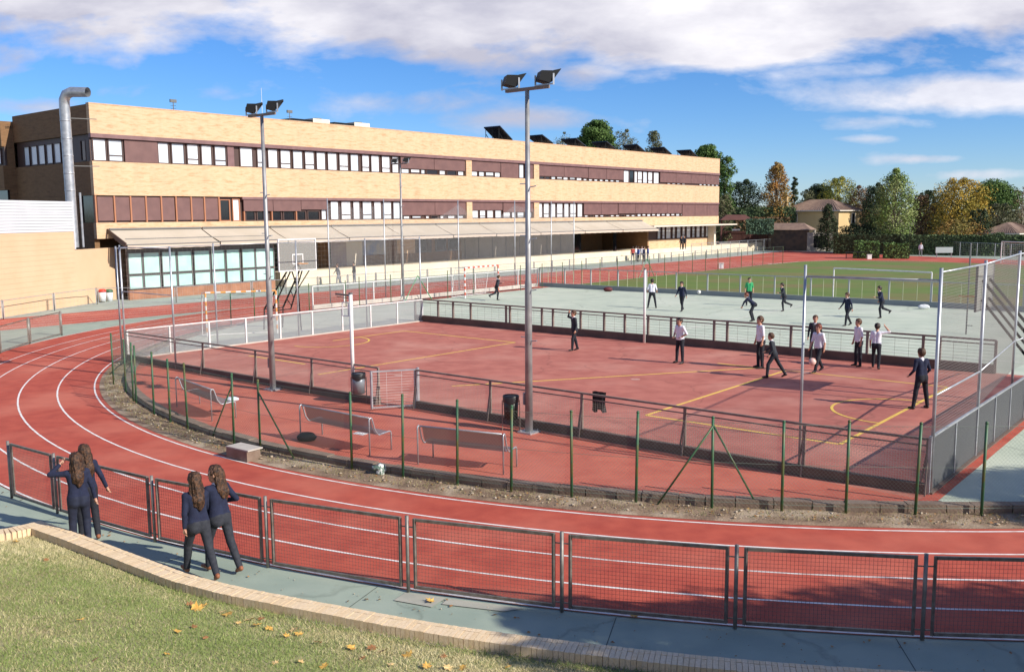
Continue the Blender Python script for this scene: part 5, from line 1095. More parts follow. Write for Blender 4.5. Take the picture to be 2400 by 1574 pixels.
# ================================================================== PEOPLE
def surface_nets(F, org, h):
    nx, ny, nz = F.shape; ins = F < 0
    cells = np.zeros((nx-1, ny-1, nz-1, 3)); cnt = np.zeros((nx-1, ny-1, nz-1))
    corners = [(i, j, k) for i in (0, 1) for j in (0, 1) for k in (0, 1)]
    sl = lambda o: F[o[0]:nx-1+o[0], o[1]:ny-1+o[1], o[2]:nz-1+o[2]]
    for a in corners:
        for ax_ in range(3):
            if a[ax_] == 1: continue
            b = list(a); b[ax_] = 1; Fa, Fb = sl(a), sl(b); m_ = (Fa < 0) != (Fb < 0); den = np.where(m_, Fa-Fb, 1); t = np.where(m_, Fa/den, 0)
            for q in range(3): cells[..., q] += np.where(m_, a[q]+(t if q == ax_ else 0), 0)
            cnt += m_
    act = cnt > 0; idx = -np.ones(act.shape, int); idx[act] = np.arange(act.sum()); gi_ = np.argwhere(act); pos = cells[act]/cnt[act][:, None]+gi_
    verts = org+pos*h; quads = []
    for ax_ in range(3):
        o = [0, 0, 0]; o[ax_] = 1; A = F[:nx-o[0], :ny-o[1], :nz-o[2]]; B = F[o[0]:, o[1]:, o[2]:]
        m_ = (A < 0) != (B < 0); w = np.argwhere(m_); fl = (A[m_] < 0)
        u_, v_ = (ax_+1) % 3, (ax_+2) % 3; ok = (w[:, u_] > 0) & (w[:, v_] > 0) & (w[:, u_] < F.shape[u_]-1) & (w[:, v_] < F.shape[v_]-1); w = w[ok]; fl = fl[ok]
        def g(du, dv): 
            c = w.copy(); c[:, u_] -= du; c[:, v_] -= dv; return idx[c[:, 0], c[:, 1], c[:, 2]]
        q = np.stack([g(0, 0), g(1, 0), g(1, 1), g(0, 1)], 1); q[~fl] = q[~fl][:, ::-1]; quads.append(q)
    q = np.concatenate(quads); return verts, q[(q >= 0).all(1)]
def sdf_mesh(prims, h, k=.02):
    P = np.array([list(p[0])+list(p[1]) for p in prims]); rr = np.array([[p[2], p[3]] for p in prims]); R_ = rr.max()
    lo = np.minimum(P[:, :3], P[:, 3:]).min(0)-R_-2*h; hi = np.maximum(P[:, :3], P[:, 3:]).max(0)+R_+2*h
    n = np.ceil((hi-lo)/h).astype(int)+1; ax_ = [lo[i]+np.arange(n[i])*h for i in range(3)]; D = np.full(n, 9.0)
    G = np.meshgrid(*ax_, indexing='ij')
    for p in prims:
        a, b = np.array(p[0]), np.array(p[1]); ra, rb = p[2], p[3]; mr = max(ra, rb)+4*k+2*h
        i0 = np.clip(((np.minimum(a, b)-mr-lo)/h).astype(int), 0, n-1); i1 = np.clip(((np.maximum(a, b)+mr-lo)/h).astype(int)+1, 0, n); s_ = tuple(slice(i0[q], i1[q]) for q in range(3))
        x = np.stack([G[q][s_] for q in range(3)], -1)-a; ba = b-a; t = np.clip((x@ba)/max(ba@ba, 1e-9), 0, 1); d = np.linalg.norm(x-t[..., None]*ba, axis=-1)-(ra+(rb-ra)*t)
        kk = p[5] if len(p) > 5 else k; cur = D[s_]; hh = np.clip(.5+.5*(cur-d)/kk, 0, 1); D[s_] = cur*(1-hh)+d*hh-kk*hh*(1-hh)
    return surface_nets(D, lo, h)
def label_faces(v, q, prims):
    c = v[q].mean(1); best = np.full(len(c), 9.); lab = np.zeros(len(c), int)
    for p in prims:
        a, b = np.array(p[0]), np.array(p[1]); x = c-a; ba = b-a; t = np.clip((x@ba)/max(ba@ba, 1e-9), 0, 1); d = np.linalg.norm(x-t[:, None]*ba, axis=1)-(p[2]+(p[3]-p[2])*t); m_ = d < best; best[m_] = d[m_]; lab[m_] = p[4]
    return lab
m_skin = mat('skin', (.52, .29, .20), .6, (.48, .25, .17), 8, 2); m_navy = mat('wool_navy', (.007, .010, .034), .9, (.012, .018, .050), 14, 4, bump=.4, bscale=120)
m_trous = mat('trousers_navy', (.008, .009, .016), .85, (.013, .015, .024), 16, 4, bump=.3, bscale=60); m_trgrey = mat('trousers_charcoal', (.016, .018, .028), .85, (.028, .031, .042), 16, 4, bump=.3, bscale=60)
m_shirt = mat('shirt_white', (.74, .73, .80), .85, (.66, .66, .74), 9, 4, bump=.3, bscale=40); m_shoe = mat('shoe_black', (.02, .015, .015), .5); m_shoeb = mat('shoe_brown', (.26, .09, .04), .5)
m_greens = mat('shirt_green', (.03, .33, .12), .8); m_eye = mat('eye_dark', (.02, .015, .015), .3); m_dshirt = mat('shirt_dark', (.025, .03, .04), .9)
m_hairb = mat('hair_brown', (.05, .022, .012), .55, (.11, .05, .022), 30, 5, bump=.6, bscale=80); m_hairr = mat('hair_auburn', (.20, .05, .025), .55, (.12, .03, .015), 30, 5); m_haird = mat('hair_dark', (.018, .012, .010), .55, (.035, .02, .014), 30, 4)
m_hairg = mat('hair_highlighted', (.030, .014, .008), .5, (.125, .055, .024), 26, 5, bump=.9, bscale=70, contrast=(.42, .66))  # lighter noise tone paints lit highlights into dark brown hair
m_grey = mat('jersey_grey', (.20, .20, .22), .9); m_redj = mat('jersey_red', (.40, .06, .05), .9); m_bluej = mat('jersey_blue', (.07, .12, .42), .9)
def vv(*a): return np.array(a, float)
def nz_(v): v = np.array(v, float); return v/np.linalg.norm(v)
POSE = {
 'stand': dict(L=((.10, .03, -1), (.03, -.03, -1)), R=((.10, .05, -1), (.03, -.03, -1)), AL=((.22, -.05, -1), (.08, .25, -1)), AR=((.22, -.05, -1), (.08, .25, -1)), lean=3),
 'apart': dict(L=((.20, .02, -1), (.16, -.02, -1)), R=((.20, .04, -1), (.16, -.03, -1)), AL=((.35, -.15, -1), (.02, .6, -.55)), AR=((.35, -.15, -1), (.02, .6, -.55)), lean=4),
 'walk': dict(L=((.05, .42, -1), (.0, .10, -1)), R=((.05, -.25, -1), (.02, -.62, -1)), AL=((.2, -.42, -1), (.05, -.1, -1)), AR=((.2, .35, -1), (.0, .75, -.8)), lean=5),
 'akimbo': dict(L=((.05, .42, -1), (.0, .10, -1)), R=((.05, -.25, -1), (.02, -.62, -1)), AL=((.2, .25, -1), (.0, .6, -.8)), AR=((.62, -.35, -1), (-.35, .9, -.25)), lean=5),
 'stride': dict(L=((.04, .52, -1), (.0, .30, -1)), R=((.06, -.30, -1), (.02, -.75, -1)), AL=((.2, -.2, -1), (.0, .1, -1)), AR=((.2, .2, -1), (.0, .5, -.9)), lean=4),
 'run': dict(L=((.05, .35, -1), (.0, -.15, -1)), R=((.05, -.35, -.9), (.0, -1.0, -.35)), AL=((.25, .4, -.9), (-.1, .9, .1)), AR=((.25, -.6, -.8), (.0, .3, -.8)), lean=14),
 'lunge': dict(L=((.25, .55, -1), (.1, .05, -1)), R=((.15, -.5, -1), (.1, -.62, -1)), AL=((.4, -.3, -.9), (.1, .5, -.7)), AR=((.5, .2, -.8), (.1, .6, -.5)), lean=12),
 'bend': dict(L=((.12, .5, -1), (.02, -.3, -1)), R=((.12, .25, -1), (.02, -.35, -1)), AL=((.1, .9, -.9), (.0, .5, -1)), AR=((.1, .8, -.9), (.0, .4, -1)), lean=48),
 'hips': dict(L=((.10, .04, -1), (.04, -.02, -1)), R=((.14, .02, -1), (.06, -.02, -1)), AL=((.55, -.25, -1), (-.75, .45, -.5)), AR=((.5, -.15, -1), (-.5, .75, -.5)), lean=2),
 'armup': dict(L=((.06, .35, -1), (.02, .05, -1)), R=((.08, -.18, -1), (.02, -.3, -1)), AL=((.2, -.1, -1), (.05, .3, -1)), AR=((.9, .25, .15), (-.75, .1, .9)), lean=3),
 'headhand': dict(L=((.05, .12, -1), (.02, -.1, -1)), R=((.05, .2, -1), (.0, -.35, -1)), AL=((1.0, .25, .02), (-.72, .25, .62)), AR=((.3, -.1, -1), (.15, .1, -1)), lean=3),
 'close': dict(L=((.05, .22, -1), (.02, -.05, -1)), R=((.05, -.1, -1), (.0, -.5, -1)), AL=((.2, .3, -1), (-.3, .8, -.3)), AR=((.42, -.3, -1), (.35, .1, -1)), lean=3),
}
def person(lab, base, heading, height=1.62, pose='stand', top=m_navy, bot=m_trous, shoe=m_shoe, hair=m_hairb, girl=False, res=.022, collar=True, fingers=True, turn=0.0, group='players on the sports courts', hip=0, short=False, nod=0.0):
    s = height/1.65; po = POSE[pose]; lean = R(po['lean']); T = Matrix.Rotation(-lean, 3, 'X'); pel = Vector((0, 0, .90))
    def tp(x, y, z): return np.array(pel+T@Vector((x, y, z)))
    pr = []; SW = .150 if girl else .165; HW = .085 if not girl else .090
    # 0 skin 1 top 2 trousers 3 shoe 4 collar
    for sx in (-1, 1):
        pr.append((tp(sx*.055, 0, .0), tp(sx*.05, 0, .17), .112 if not girl else .118, .098 if not girl else .088, 1))
        pr.append((tp(sx*.05, .0, .17), tp(sx*.075, .0, .36), .092, .098, 1))
        pr.append((tp(sx*.075, 0, .38), tp(sx*SW, 0, .405), .075, .058, 1))
        pr.append((tp(sx*.055, -.02, -.05), tp(sx*.06, -.025, -.10), .112, .105, 2))
    pr.append((tp(0, 0, .40), tp(0, .012, .50), .060, .052, 0)); 
    if collar: pr.append((tp(0, 0, .425), tp(0, .004, .452), .066, .060, 4))
    Ht = Matrix.Rotation(turn, 3, 'Z') @ Matrix.Rotation(-nod, 3, 'X'); hb = Vector(tp(0, .015, .50))
    def hp(x, y, z): return np.array(hb+Ht@Vector((x, y, z)))
    pr += [(hp(0, -.005, .135), hp(0, .002, .155), .092, .090, 0), (hp(0, .028, .055), hp(0, .03, .10), .062, .074, 0), (hp(0, .052, .02), hp(0, .056, .03), .038, .040, 0)]
    pr += [(hp(0, .105, .085), hp(0, .096, .115), .013, .009, 0), (hp(-.083, 0, .085), hp(-.085, -.008, .115), .014, .015, 0), (hp(.083, 0, .085), hp(.085, -.008, .115), .014, .015, 0)]
    hands = []; feet = []
    for sx, key in ((-1, 'AL'), (1, 'AR')):
        u_, f_ = po[key]; u_ = nz_((u_[0]*sx, u_[1], u_[2])); f_ = nz_((f_[0]*sx, f_[1], f_[2])); sh = tp(sx*SW, 0, .395); el = sh+u_*.265; wr = el+f_*.225
        lab_up = 1; lab_fo = 0 if short else 1
        pr.append((sh, el, .056, .043, 1, .015)); pr.append((el, wr-f_*(.0 if short else .02), .041, .031 if short else .034, lab_fo, .012)); pr.append((wr-f_*.02, wr+f_*.065, .024, .030, 0, .01)); hands.append((wr, f_, sx))
    for sx, key in ((-1, 'L'), (1, 'R')):
        u_, f_ = po[key]; u_ = nz_((u_[0]*sx, u_[1], u_[2])); f_ = nz_((f_[0]*sx, f_[1], f_[2])); hp_ = np.array(pel)+vv(sx*HW, -.01, -.06); kn = hp_+u_*.40; an = kn+f_*.40
        pr.append((hp_, kn, .090, .062, 2, .03)); pr.append((kn, an, .062, .050, 2, .02)); pr.append((kn+f_*.05-vv(0, .012, 0), kn+f_*.2-vv(0, .01, 0), .058, .052, 2, .02)); feet.append((an, f_, sx))
    for an, f_, sx in feet:
        tilt = math.atan2(-f_[1], -f_[2]) ; fd = nz_((.12*sx, math.cos(tilt*.75), -math.sin(tilt*.75) if tilt > 0 else math.sin(-tilt)*.4)); up_ = -f_
        heel = an+f_*.045-fd*.03; toe = heel+fd*.185-up_*.012
        pr.append((an+f_*.0, an+f_*.05, .040, .038, 3, .01)); pr.append((heel, heel+fd*.11, .036, .036, 3, .01)); pr.append((heel+fd*.10, toe, .036, .028, 3, .012))
    pr = [(p[0]*s, p[1]*s, p[2]*s, p[3]*s)+tuple(p[4:]) for p in pr]
    v, q = sdf_mesh(pr, res, .02); li = label_faces(v, q, pr)
    vs = [v]; qs = [q]; ms = [li]; off = len(v)
    ex = MB()
    for side_ in (-1, 1):                       # eyes and mouth
        ex.m = 5; ex.ball(hp(side_*.033, .090, .112)*s, .011*s, seg=6, ring=4)
    ex.m = 5; ex.bar(hp(-.022, .098, .052)*s, hp(.022, .098, .052)*s, .006*s)
    if fingers:
        for wr, f_, sx in hands:
            wr = wr*s; side = nz_(np.cross(f_, (0, 0, 1)) if abs(f_[2]) < .8 else np.cross(f_, (1, 0, 0))); pn = np.cross(side, f_)
            ex.m = 0
            for k_, ln in enumerate((.060, .070, .066, .052)):
                b0 = wr+f_*.065*s+side*(.026-.0175*k_)*s; b1 = b0+f_*(ln*.55*s)+pn*.006*s; b2 = b1+f_*(ln*.4*s)+pn*.022*s; ex.tube([b0-f_*.02*s, b0, b1, b2], [.010*s, .010*s, .009*s, .007*s], 5)
            b0 = wr+f_*.02*s+side*.03*s; ex.tube([b0-side*.012*s, b0+side*.015*s+f_*.025*s, b0+side*.02*s+f_*.055*s+pn*.012*s], [.012*s, .011*s, .008*s], 5)
    tri = []; 
    ev = np.array(ex.v); 
    low = v[:, 2].min(); 
    # faces of the extras as quads (triangles repeat a vertex are avoided by splitting)
    me = bpy.data.meshes.new('person'); allv = np.concatenate([v, ev])-np.array([0, 0, low]); faces = [tuple(f) for f in q.tolist()]+[tuple(i+off for i in f) for f in ex.f]
    me.from_pydata(allv.tolist(), [], faces)
    for m_ in (m_skin, top, bot, shoe, m_shirt if collar else top, m_eye): me.materials.append(m_)
    me.polygons.foreach_set('material_index', li.tolist()+ex.mi); me.polygons.foreach_set('use_smooth', [True]*len(faces)); me.update()
    o = link('person', me); o.location = base; o.rotation_euler = (0, 0, R(heading)-math.pi/2); tag(o, lab, 'person', group)
    # hair
    hr = [(hp(0, -.014, .140), hp(0, -.016, .160), .100, .098, 0), (hp(0, -.045, .10), hp(0, -.048, .13), .078, .082, 0), (hp(0, .03, .19), hp(0, .055, .168), .055, .040, 0)]
    if not girl: hr.append((hp(-.05, .02, .185), hp(.05, .02, .185), .045, .045, 0))
    if girl:
        hr += [(hp(0, -.07, .10), hp(0, -.085, -.02), .075, .070, 0), (hp(0, -.085, -.02), hp(.01, -.12, -.17), .072, .075, 0), (hp(.01, -.12, -.17), hp(.02, -.13, -.30), .072, .035, 0),
               (hp(-.06, -.055, .05), hp(-.075, -.07, -.12), .045, .040, 0), (hp(.06, -.055, .05), hp(.085, -.07, -.10), .045, .040, 0), (hp(-.05, -.10, -.12), hp(-.05, -.12, -.24), .045, .03, 0), (hp(.06, -.10, -.12), hp(.07, -.12, -.26), .045, .025, 0)]
    hr = [(a*s, b*s, c_*s, d_*s, e_) for a, b, c_, d_, e_ in hr]; hv, hq = sdf_mesh(hr, min(res, .016), .02)
    c0 = hv.mean(0); n_ = hv-np.array([0, -.02, 0])-c0; n_ /= np.linalg.norm(n_, axis=1)[:, None]+1e-6; amp = .008 if girl else .005
    ang = np.arctan2(hv[:, 0]-c0[0], hv[:, 1]-c0[1]); hv = hv+n_*(amp*np.sin(ang*23+hv[:, 2]*30)+amp*.8*np.sin(ang*11-hv[:, 2]*18+1))[:, None]
    np_mesh('hair', hv-np.array([0, 0, low]), hq, hair, o, True)
    return o
OPTS = dict(res=.013, group='four schoolgirls walking on the green path')
def pg(px, py): return gp(px, py, .002)
pA = at(192, 1286, 15.05); pB = at(211, 1268, 15.6)
person('schoolgirl in navy with her left hand raised to her head beside the barrier', (pA.x, pA.y, .002), 118, 1.62, 'headhand', m_navy, mat('trousers_bluenavy', (.007, .010, .028), .85, (.012, .017, .04), 16, 4), m_shoeb, m_hairg, True, collar=True, **OPTS)
person('schoolgirl in navy close behind her friend, right hand hanging beside the barrier', (pB.x, pB.y, .002), 122, 1.62, 'close', m_navy, m_trous, m_shoeb, m_hairg, True, collar=True, turn=.5, **OPTS)
person('long haired schoolgirl in charcoal trousers striding, seen straight from behind', pg(470, 1352), 128, 1.66, 'stride', m_navy, m_trgrey, m_shoeb, m_hairg, True, **OPTS)
person('schoolgirl with brown boots looking left, right of the right pair', pg(520, 1338), 138, 1.68, 'akimbo', m_navy, m_trgrey, m_shoeb, m_hairg, True, turn=.75, **OPTS)
# red court
person('boy in dark jumper raising one hand to his head beside the central lamp post', gi(1346, 822), 200, 1.60, 'armup', m_dshirt, m_trous)
person('boy in white shirt standing with hands at his waist alone mid court', gi(1593, 851), 215, 1.64, 'hips', m_shirt, m_trous, hair=m_haird, collar=False, short=True)
person('tallest boy in white shirt standing behind the boy who kicks', gi(1781, 862), 190, 1.80, 'stand', m_shirt, m_trous, hair=m_hairb, collar=False, short=True)
person('boy in black jumper seen from behind lunging with legs wide apart', gi(1812, 884), 160, 1.52, 'lunge', m_dshirt, m_trous, hair=m_hairb)
person('boy in black jumper half hidden behind the red haired boy', gi(1908, 842), 250, 1.62, 'stand', m_dshirt, m_trous, hair=m_hairb)
person('red haired boy in white shirt controlling the pink ball', gi(1917, 872), 215, 1.66, 'stride', m_shirt, m_trous, hair=m_hairr, collar=False, short=True)
person('boy in white shirt standing side on against the far court fence', gi(2010, 858), 190, 1.66, 'stand', m_shirt, m_trous, hair=m_hairb, collar=False, short=True)
person('boy in white shirt with one elbow raised near the far court fence', gi(2052, 864), 60, 1.56, 'armup', m_shirt, m_trous, hair=m_haird, collar=False, short=True)
person('boy in navy jumper seen from behind standing legs apart in the right goal area', gi(2156, 957), 105, 1.66, 'apart', m_navy, m_trous, hair=m_hairb)
# green court
person('boy in black leaning forward before the red and white goal', gi(1165, 704), 20, 1.62, 'run', m_dshirt, m_trous, res=.028)
person('boy in white shirt on the green court behind the white net post', gi(1528, 722), 80, 1.68, 'apart', m_shirt, m_trous, hair=m_haird, res=.028, collar=False, short=True)
person('boy in navy running right of the white shirted boy on the green court', gi(1598, 729), 230, 1.66, 'walk', m_navy, m_trous, hair=m_haird, res=.028)
person('boy in bright green shirt on the green court', gi(1755, 716), 260, 1.62, 'stand', m_greens, m_trous, hair=m_haird, res=.028, collar=False, short=True)
person('boy in navy bending forward below the boy in green', gi(1765, 754), 170, 1.60, 'bend', m_navy, m_trous, hair=m_hairr, res=.028)
person('boy in navy with a white shirt tail running left on the green court', gi(1836, 729), 190, 1.58, 'run', m_dshirt, m_trous, hair=m_haird, res=.028)
person('boy in navy jumper walking on the green court left of the tall net post', gi(1985, 763), 200, 1.60, 'walk', m_navy, m_trous, hair=m_hairb, res=.028)
person('boy in navy running with one leg far behind near the white goal', gi(2064, 745), 185, 1.66, 'run', m_navy, m_trous, hair=m_haird, res=.028)
# background
BG = dict(res=.035, fingers=False)
person('adult in grey walking on the pavement left of a companion below the poster wall', S(49.8, -59.6), 215, 1.72, 'walk', m_grey, m_grey, hair=m_hairb, group='passers-by near the school', collar=False, **BG)
person('adult in grey walking on the pavement right of a companion below the poster wall', S(51.8, -59.9), 215, 1.74, 'stand', m_dshirt, m_grey, hair=m_haird, group='passers-by near the school', collar=False, **BG)
grp = [(1483, m_redj, 'red'), (1490, m_shirt, 'white'), (1496, m_bluej, 'royal blue'), (1503, m_shirt, 'pale'), (1509, m_navy, 'navy'), (1517, m_bluej, 'bright blue')]
for i, (px, mm, cn) in enumerate(grp):
    p = gp(px+ (1 if i % 2 else 0), 613-(i % 2)*2); person('pupil in a %s top in the huddle before the dark porch' % cn, p, 90+i*57, 1.74, 'stand', mm, m_grey if i % 2 else m_trous, hair=m_haird, group='huddle of pupils before the porch', collar=False, **BG)
for px, py, lab in ((1597, 585, 'dark clothed pupil on the terrace below the right ground floor windows, left of two'), (1604, 584, 'taller dark clothed pupil on the terrace below the right ground floor windows')):
    p = at(px, py, 138); r = ray(px, py); k_ = (ZT-CAM_H)/r.z; p = Vector((r.x*k_, r.y*k_, ZT)); person(lab, p, 240, 1.68, 'stand', m_dshirt, m_trous, hair=m_haird, group='pupils on the terrace', collar=False, **BG)
for px, py, mm, lab in ((1671, 592, m_shirt, 'pupil in white top at the right end of the school'), (1683, 591, m_dshirt, 'pupil in dark top at the right end of the school')):
    person(lab, gp(px, py), 220, 1.66, 'walk', mm, m_trous, hair=m_haird, group='passers-by at the right end of the school', collar=False, **BG)
person('small figure in pale clothes standing behind the far track fence', gp(2157, 600), 250, 1.7, 'stand', m_shirt, m_grey, hair=m_hairb, group='distant figures', collar=False, **BG)
# ================================================================== TREES AND FAR BUILDINGS
m_bark = mat('bark', (.13, .095, .065), .95, (.08, .06, .045), 6, 6, bump=.8, bscale=15)
m_barkp = mat('bark_pale', (.34, .30, .24), .9, (.22, .19, .15), 5, 6, bump=.5, bscale=12)
def leafm(name, c, c2, c3=None, sc=.8): return mat(name, c, .75, c2, sc, 5, col3=c3 or c2, scale3=sc*.4, amt3=.8, c3=(.45, .62), spec=.25)
LM = {'pine': leafm('needle_pine', (.045, .095, .022), (.10, .165, .04)), 'dark': leafm('leaf_dark', (.022, .040, .018), (.045, .065, .028)), 'olive': leafm('leaf_olive', (.09, .10, .045), (.15, .15, .08)),
      'green': leafm('leaf_green', (.085, .15, .032), (.19, .26, .065), (.36, .40, .16), 1.2), 'ygreen': leafm('leaf_yellowgreen', (.22, .24, .04), (.34, .28, .05), (.10, .15, .04)), 'gold': leafm('leaf_gold', (.38, .27, .04), (.18, .18, .04), (.50, .30, .04), .9),
      'orange': leafm('leaf_orange', (.42, .20, .05), (.24, .17, .05), (.17, .18, .05), .6), 'brown': leafm('leaf_brown2', (.12, .075, .04), (.17, .10, .05)), 'teal': leafm('leaf_teal', (.06, .12, .08), (.10, .16, .10)), 'bright': leafm('leaf_bright', (.07, .14, .035), (.13, .20, .06)), 'hedge': leafm('leaf_hedge', (.05, .085, .035), (.10, .14, .06))}
def leaf_cloud(centers, radii, n_per, size, m_, name, parent=None, squash=1.0, seed=0, **kw):
    r = np.random.default_rng(seed); C = np.repeat(np.array(centers), n_per, 0); Rr = np.repeat(np.array(radii), n_per)
    d = r.normal(size=C.shape); d /= np.linalg.norm(d, axis=1)[:, None]; rad = Rr*r.uniform(.25, 1.08, len(C))**.55; P = C+d*rad[:, None]*np.array([1, 1, squash])
    nrm = d+r.normal(0, .55, d.shape); nrm[:, 2] += .25; nrm /= np.linalg.norm(nrm, axis=1)[:, None]; ref = r.normal(size=d.shape); x = np.cross(nrm, ref); x /= np.linalg.norm(x, axis=1)[:, None]; y = np.cross(nrm, x); sz = size*r.uniform(.5, 1.25, len(C))[:, None]
    v = np.stack([P-x*sz*.6, P-y*sz*.35+nrm*sz*.1, P+x*sz*.7, P+y*sz*.4+nrm*sz*.1], 1).reshape(-1, 3); return np_mesh(name, v, np.arange(len(v)).reshape(-1, 4), m_, parent, **kw)
def tree(name, lab, base, H, W_, kind, shape='round', bare=.25, leaf=.28, dens=1.0, seed=1, bark=m_bark, group=None, nc=None, lean=0, zb=0.0):
    o = thing(name, lab, 'tree', (base.x, base.y, zb), 0, group); r = random.Random(seed); t = MB(); hb = H*bare
    t.tube([(0, 0, -.1), (r.uniform(-.1, .1), 0, hb*.6), (r.uniform(-.2, .2)+lean*.3, r.uniform(-.1, .1), hb+.15*H), (lean*.6, 0, H*.72)], [W_*.055+.06, W_*.042+.05, W_*.03+.03, .03], 8)
    cs = []; rs = []; n = int((nc or 26)*(1.3 if shape != 'cone' else 2.2))
    for i in range(n):
        f = (i+.5)/n; a = i*2.399+r.uniform(-.4, .4); z = hb+(H-hb)*(f*.96+.02)
        if shape == 'round': w = W_/2*math.sqrt(max(0, 1-(2*f-1)**2))*.80+W_*.03
        elif shape == 'cone': w = W_/2*(1-f)**.6*1.05*(min(1, f*5)**.5)+W_*.03
        elif shape == 'egg': w = W_/2*math.sin(math.pi*min(1, f*.9+.12))**.7*.8
        elif shape == 'umbrella': w = W_/2*(1-f**2)**.5*.9; z = hb+(H-hb)*(.45+.5*f)
        elif shape == 'sparse': w = W_/2*(.35+.5*r.random())
        w *= r.uniform(.55, 1.08); c = (w*math.cos(a)+lean*f, w*math.sin(a), z+r.uniform(-.06, .06)*H*.5); rr = W_*r.uniform(.17, .27)*(1.0 if shape != 'cone' else max(.55, 1.35-.9*f)); rr = min(rr, max(H-c[2], .25*rr)+.12*rr) if shape != 'umbrella' else rr*.9
        cs.append(c); rs.append(rr)
        if i % 2 == 0: b0 = (lean*.3, 0, hb*.7+(H-hb)*.55*f); m_ = tuple((b0[k_]+c[k_])/2+(r.uniform(-.2, .2)) for k_ in range(3)); t.tube([b0, m_, c], [W_*.018+.02, W_*.01+.015, .012], 5)
    t.build('trunk', bark, o, True)
    leaf_cloud(cs, rs, max(8, int(dens*H*W_*(60 if H*W_ > 0 and group != 'shade trees outside the view' else 34)/n*(.28/leaf)**1.5)), leaf, LM[kind], 'crown', o, .8 if shape != 'umbrella' else .55, seed, kind='stuff'); return o
def tpx(name, lab, x0, x1, ytop, D, kind, shape='round', bare=.2, leaf=.3, dens=1.2, seed=1, **kw):
    leaf *= .8
    a = at(x0, ytop, D); b_ = at(x1, ytop, D); return tree(name, lab, Vector(((a.x+b_.x)/2, D, 0)), a.z, (b_.x-a.x)*1.0, kind, shape, bare, leaf, dens, seed, **kw)
G1 = 'trees behind the school roof'; G2 = 'garden trees beyond the far fence'
tpx('stone_pine', 'broad stone pine showing above the school roof, left of the bare poplars', 1352, 1446, 284, 175, 'pine', 'umbrella', .5, .4, 2.4, 3, group=G1, nc=34)
tpx('poplar_tree', 'thin half bare poplar behind the roof between the first solar panels', 1292, 1348, 313, 165, 'olive', 'sparse', .4, .22, .35, 4, bark=m_barkp, group=G1)
tpx('poplar_tree', 'thin half bare poplar behind the roof right of the stone pine', 1436, 1492, 302, 170, 'olive', 'sparse', .4, .25, .6, 5, bark=m_barkp, group=G1)
tpx('poplar_tree', 'leafier poplar top behind the roof near the last solar panels', 1506, 1560, 306, 168, 'olive', 'egg', .4, .28, .9, 6, bark=m_barkp, group=G1)
tpx('stone_pine', 'low stone pine crown just above the right end of the roof', 1620, 1696, 344, 170, 'pine', 'umbrella', .5, .4, 2.2, 7, group=G1, nc=30)
tpx('pine_tree', 'tall loose pine immediately right of the school corner', 1672, 1728, 366, 152, 'pine', 'sparse', .35, .36, 1.5, 8, group=G2, nc=30)
tpx('olive_tree', 'olive brown tree against the right school corner below the pine', 1676, 1718, 455, 146, 'olive', 'round', .1, .3, 1.6, 9, group=G2)
tpx('holm_oak', 'dark round evergreen between the pine and the orange poplar', 1700, 1790, 424, 160, 'dark', 'round', .1, .3, 2.0, 10, group=G2, nc=36)
tpx('autumn_poplar', 'orange tinted conical poplar left of the villa', 1782, 1862, 380, 158, 'orange', 'cone', .05, .28, 1.7, 11, bark=m_barkp, group=G2, nc=44)
tpx('cypress', 'dark narrow cypress behind the orange poplar', 1846, 1880, 415, 170, 'dark', 'cone', .02, .3, 1.8, 12, group=G2)
tpx('shrub_tree', 'muddled dark olive tree behind the villa chimney', 1868, 1918, 446, 185, 'olive', 'round', .05, .3, 1.6, 13, group=G2)
tpx('pine_tree', 'small dark pine crown above the villa roof', 1885, 1950, 434, 190, 'dark', 'umbrella', .4, .35, 2.2, 14, group=G2)
tpx('lime_tree', 'broad yellow green tree right behind the villa roof', 1922, 2012, 416, 185, 'ygreen', 'round', .1, .32, 1.6, 15, group=G2, nc=34)
tpx('lime_tree', 'russet edged tree behind the right slope of the villa roof', 1988, 2045, 437, 180, 'brown', 'round', .1, .3, 1.3, 16, group=G2)
tpx('holm_oak', 'large dark evergreen left of the big sunlit poplar', 2024, 2090, 432, 152, 'dark', 'round', .05, .32, 2.0, 17, group=G2, nc=36)
tpx('white_poplar', 'big sunlit green poplar with pale leaves right of the villa', 2050, 2152, 400, 128, 'green', 'egg', .13, .26, 1.9, 18, bark=m_barkp, group=G2, nc=60)
tpx('plum_tree', 'reddish brown tree just right of the big sunlit poplar', 2130, 2190, 455, 140, 'brown', 'round', .05, .28, 1.3, 19, group=G2)
tpx('holm_oak', 'dark tree in the gap between the big poplar and the golden tree', 2140, 2210, 446, 150, 'dark', 'round', .05, .3, 2.0, 20, group=G2)
tpx('golden_tree', 'tall golden yellow autumn tree at the right of the gardens', 2180, 2318, 422, 138, 'gold', 'round', .06, .27, 1.9, 21, group=G2, nc=56)
tpx('stone_pine', 'wide dark green stone pine behind the golden tree', 2268, 2388, 430, 165, 'pine', 'umbrella', .25, .36, 2.8, 22, group=G2, nc=40)
tpx('olive_tree', 'grey green round tree below the wide stone pine', 2300, 2388, 478, 142, 'olive', 'round', .03, .28, 1.9, 23, group=G2, nc=34)
tpx('bare_tree', 'nearly leafless slender tree at the right edge of the gardens', 2378, 2420, 440, 140, 'brown', 'sparse', .2, .2, .3, 24, bark=m_barkp, group=G2)
tpx('young_cypress', 'dark young conifer standing in front of the villa', 1918, 1966, 478, 136, 'dark', 'cone', .02, .24, 2.0, 25, group=G2)
tpx('orange_bush', 'orange brown bush beneath the golden tree', 2192, 2296, 515, 128, 'orange', 'round', .02, .24, 1.8, 26, group=G2)
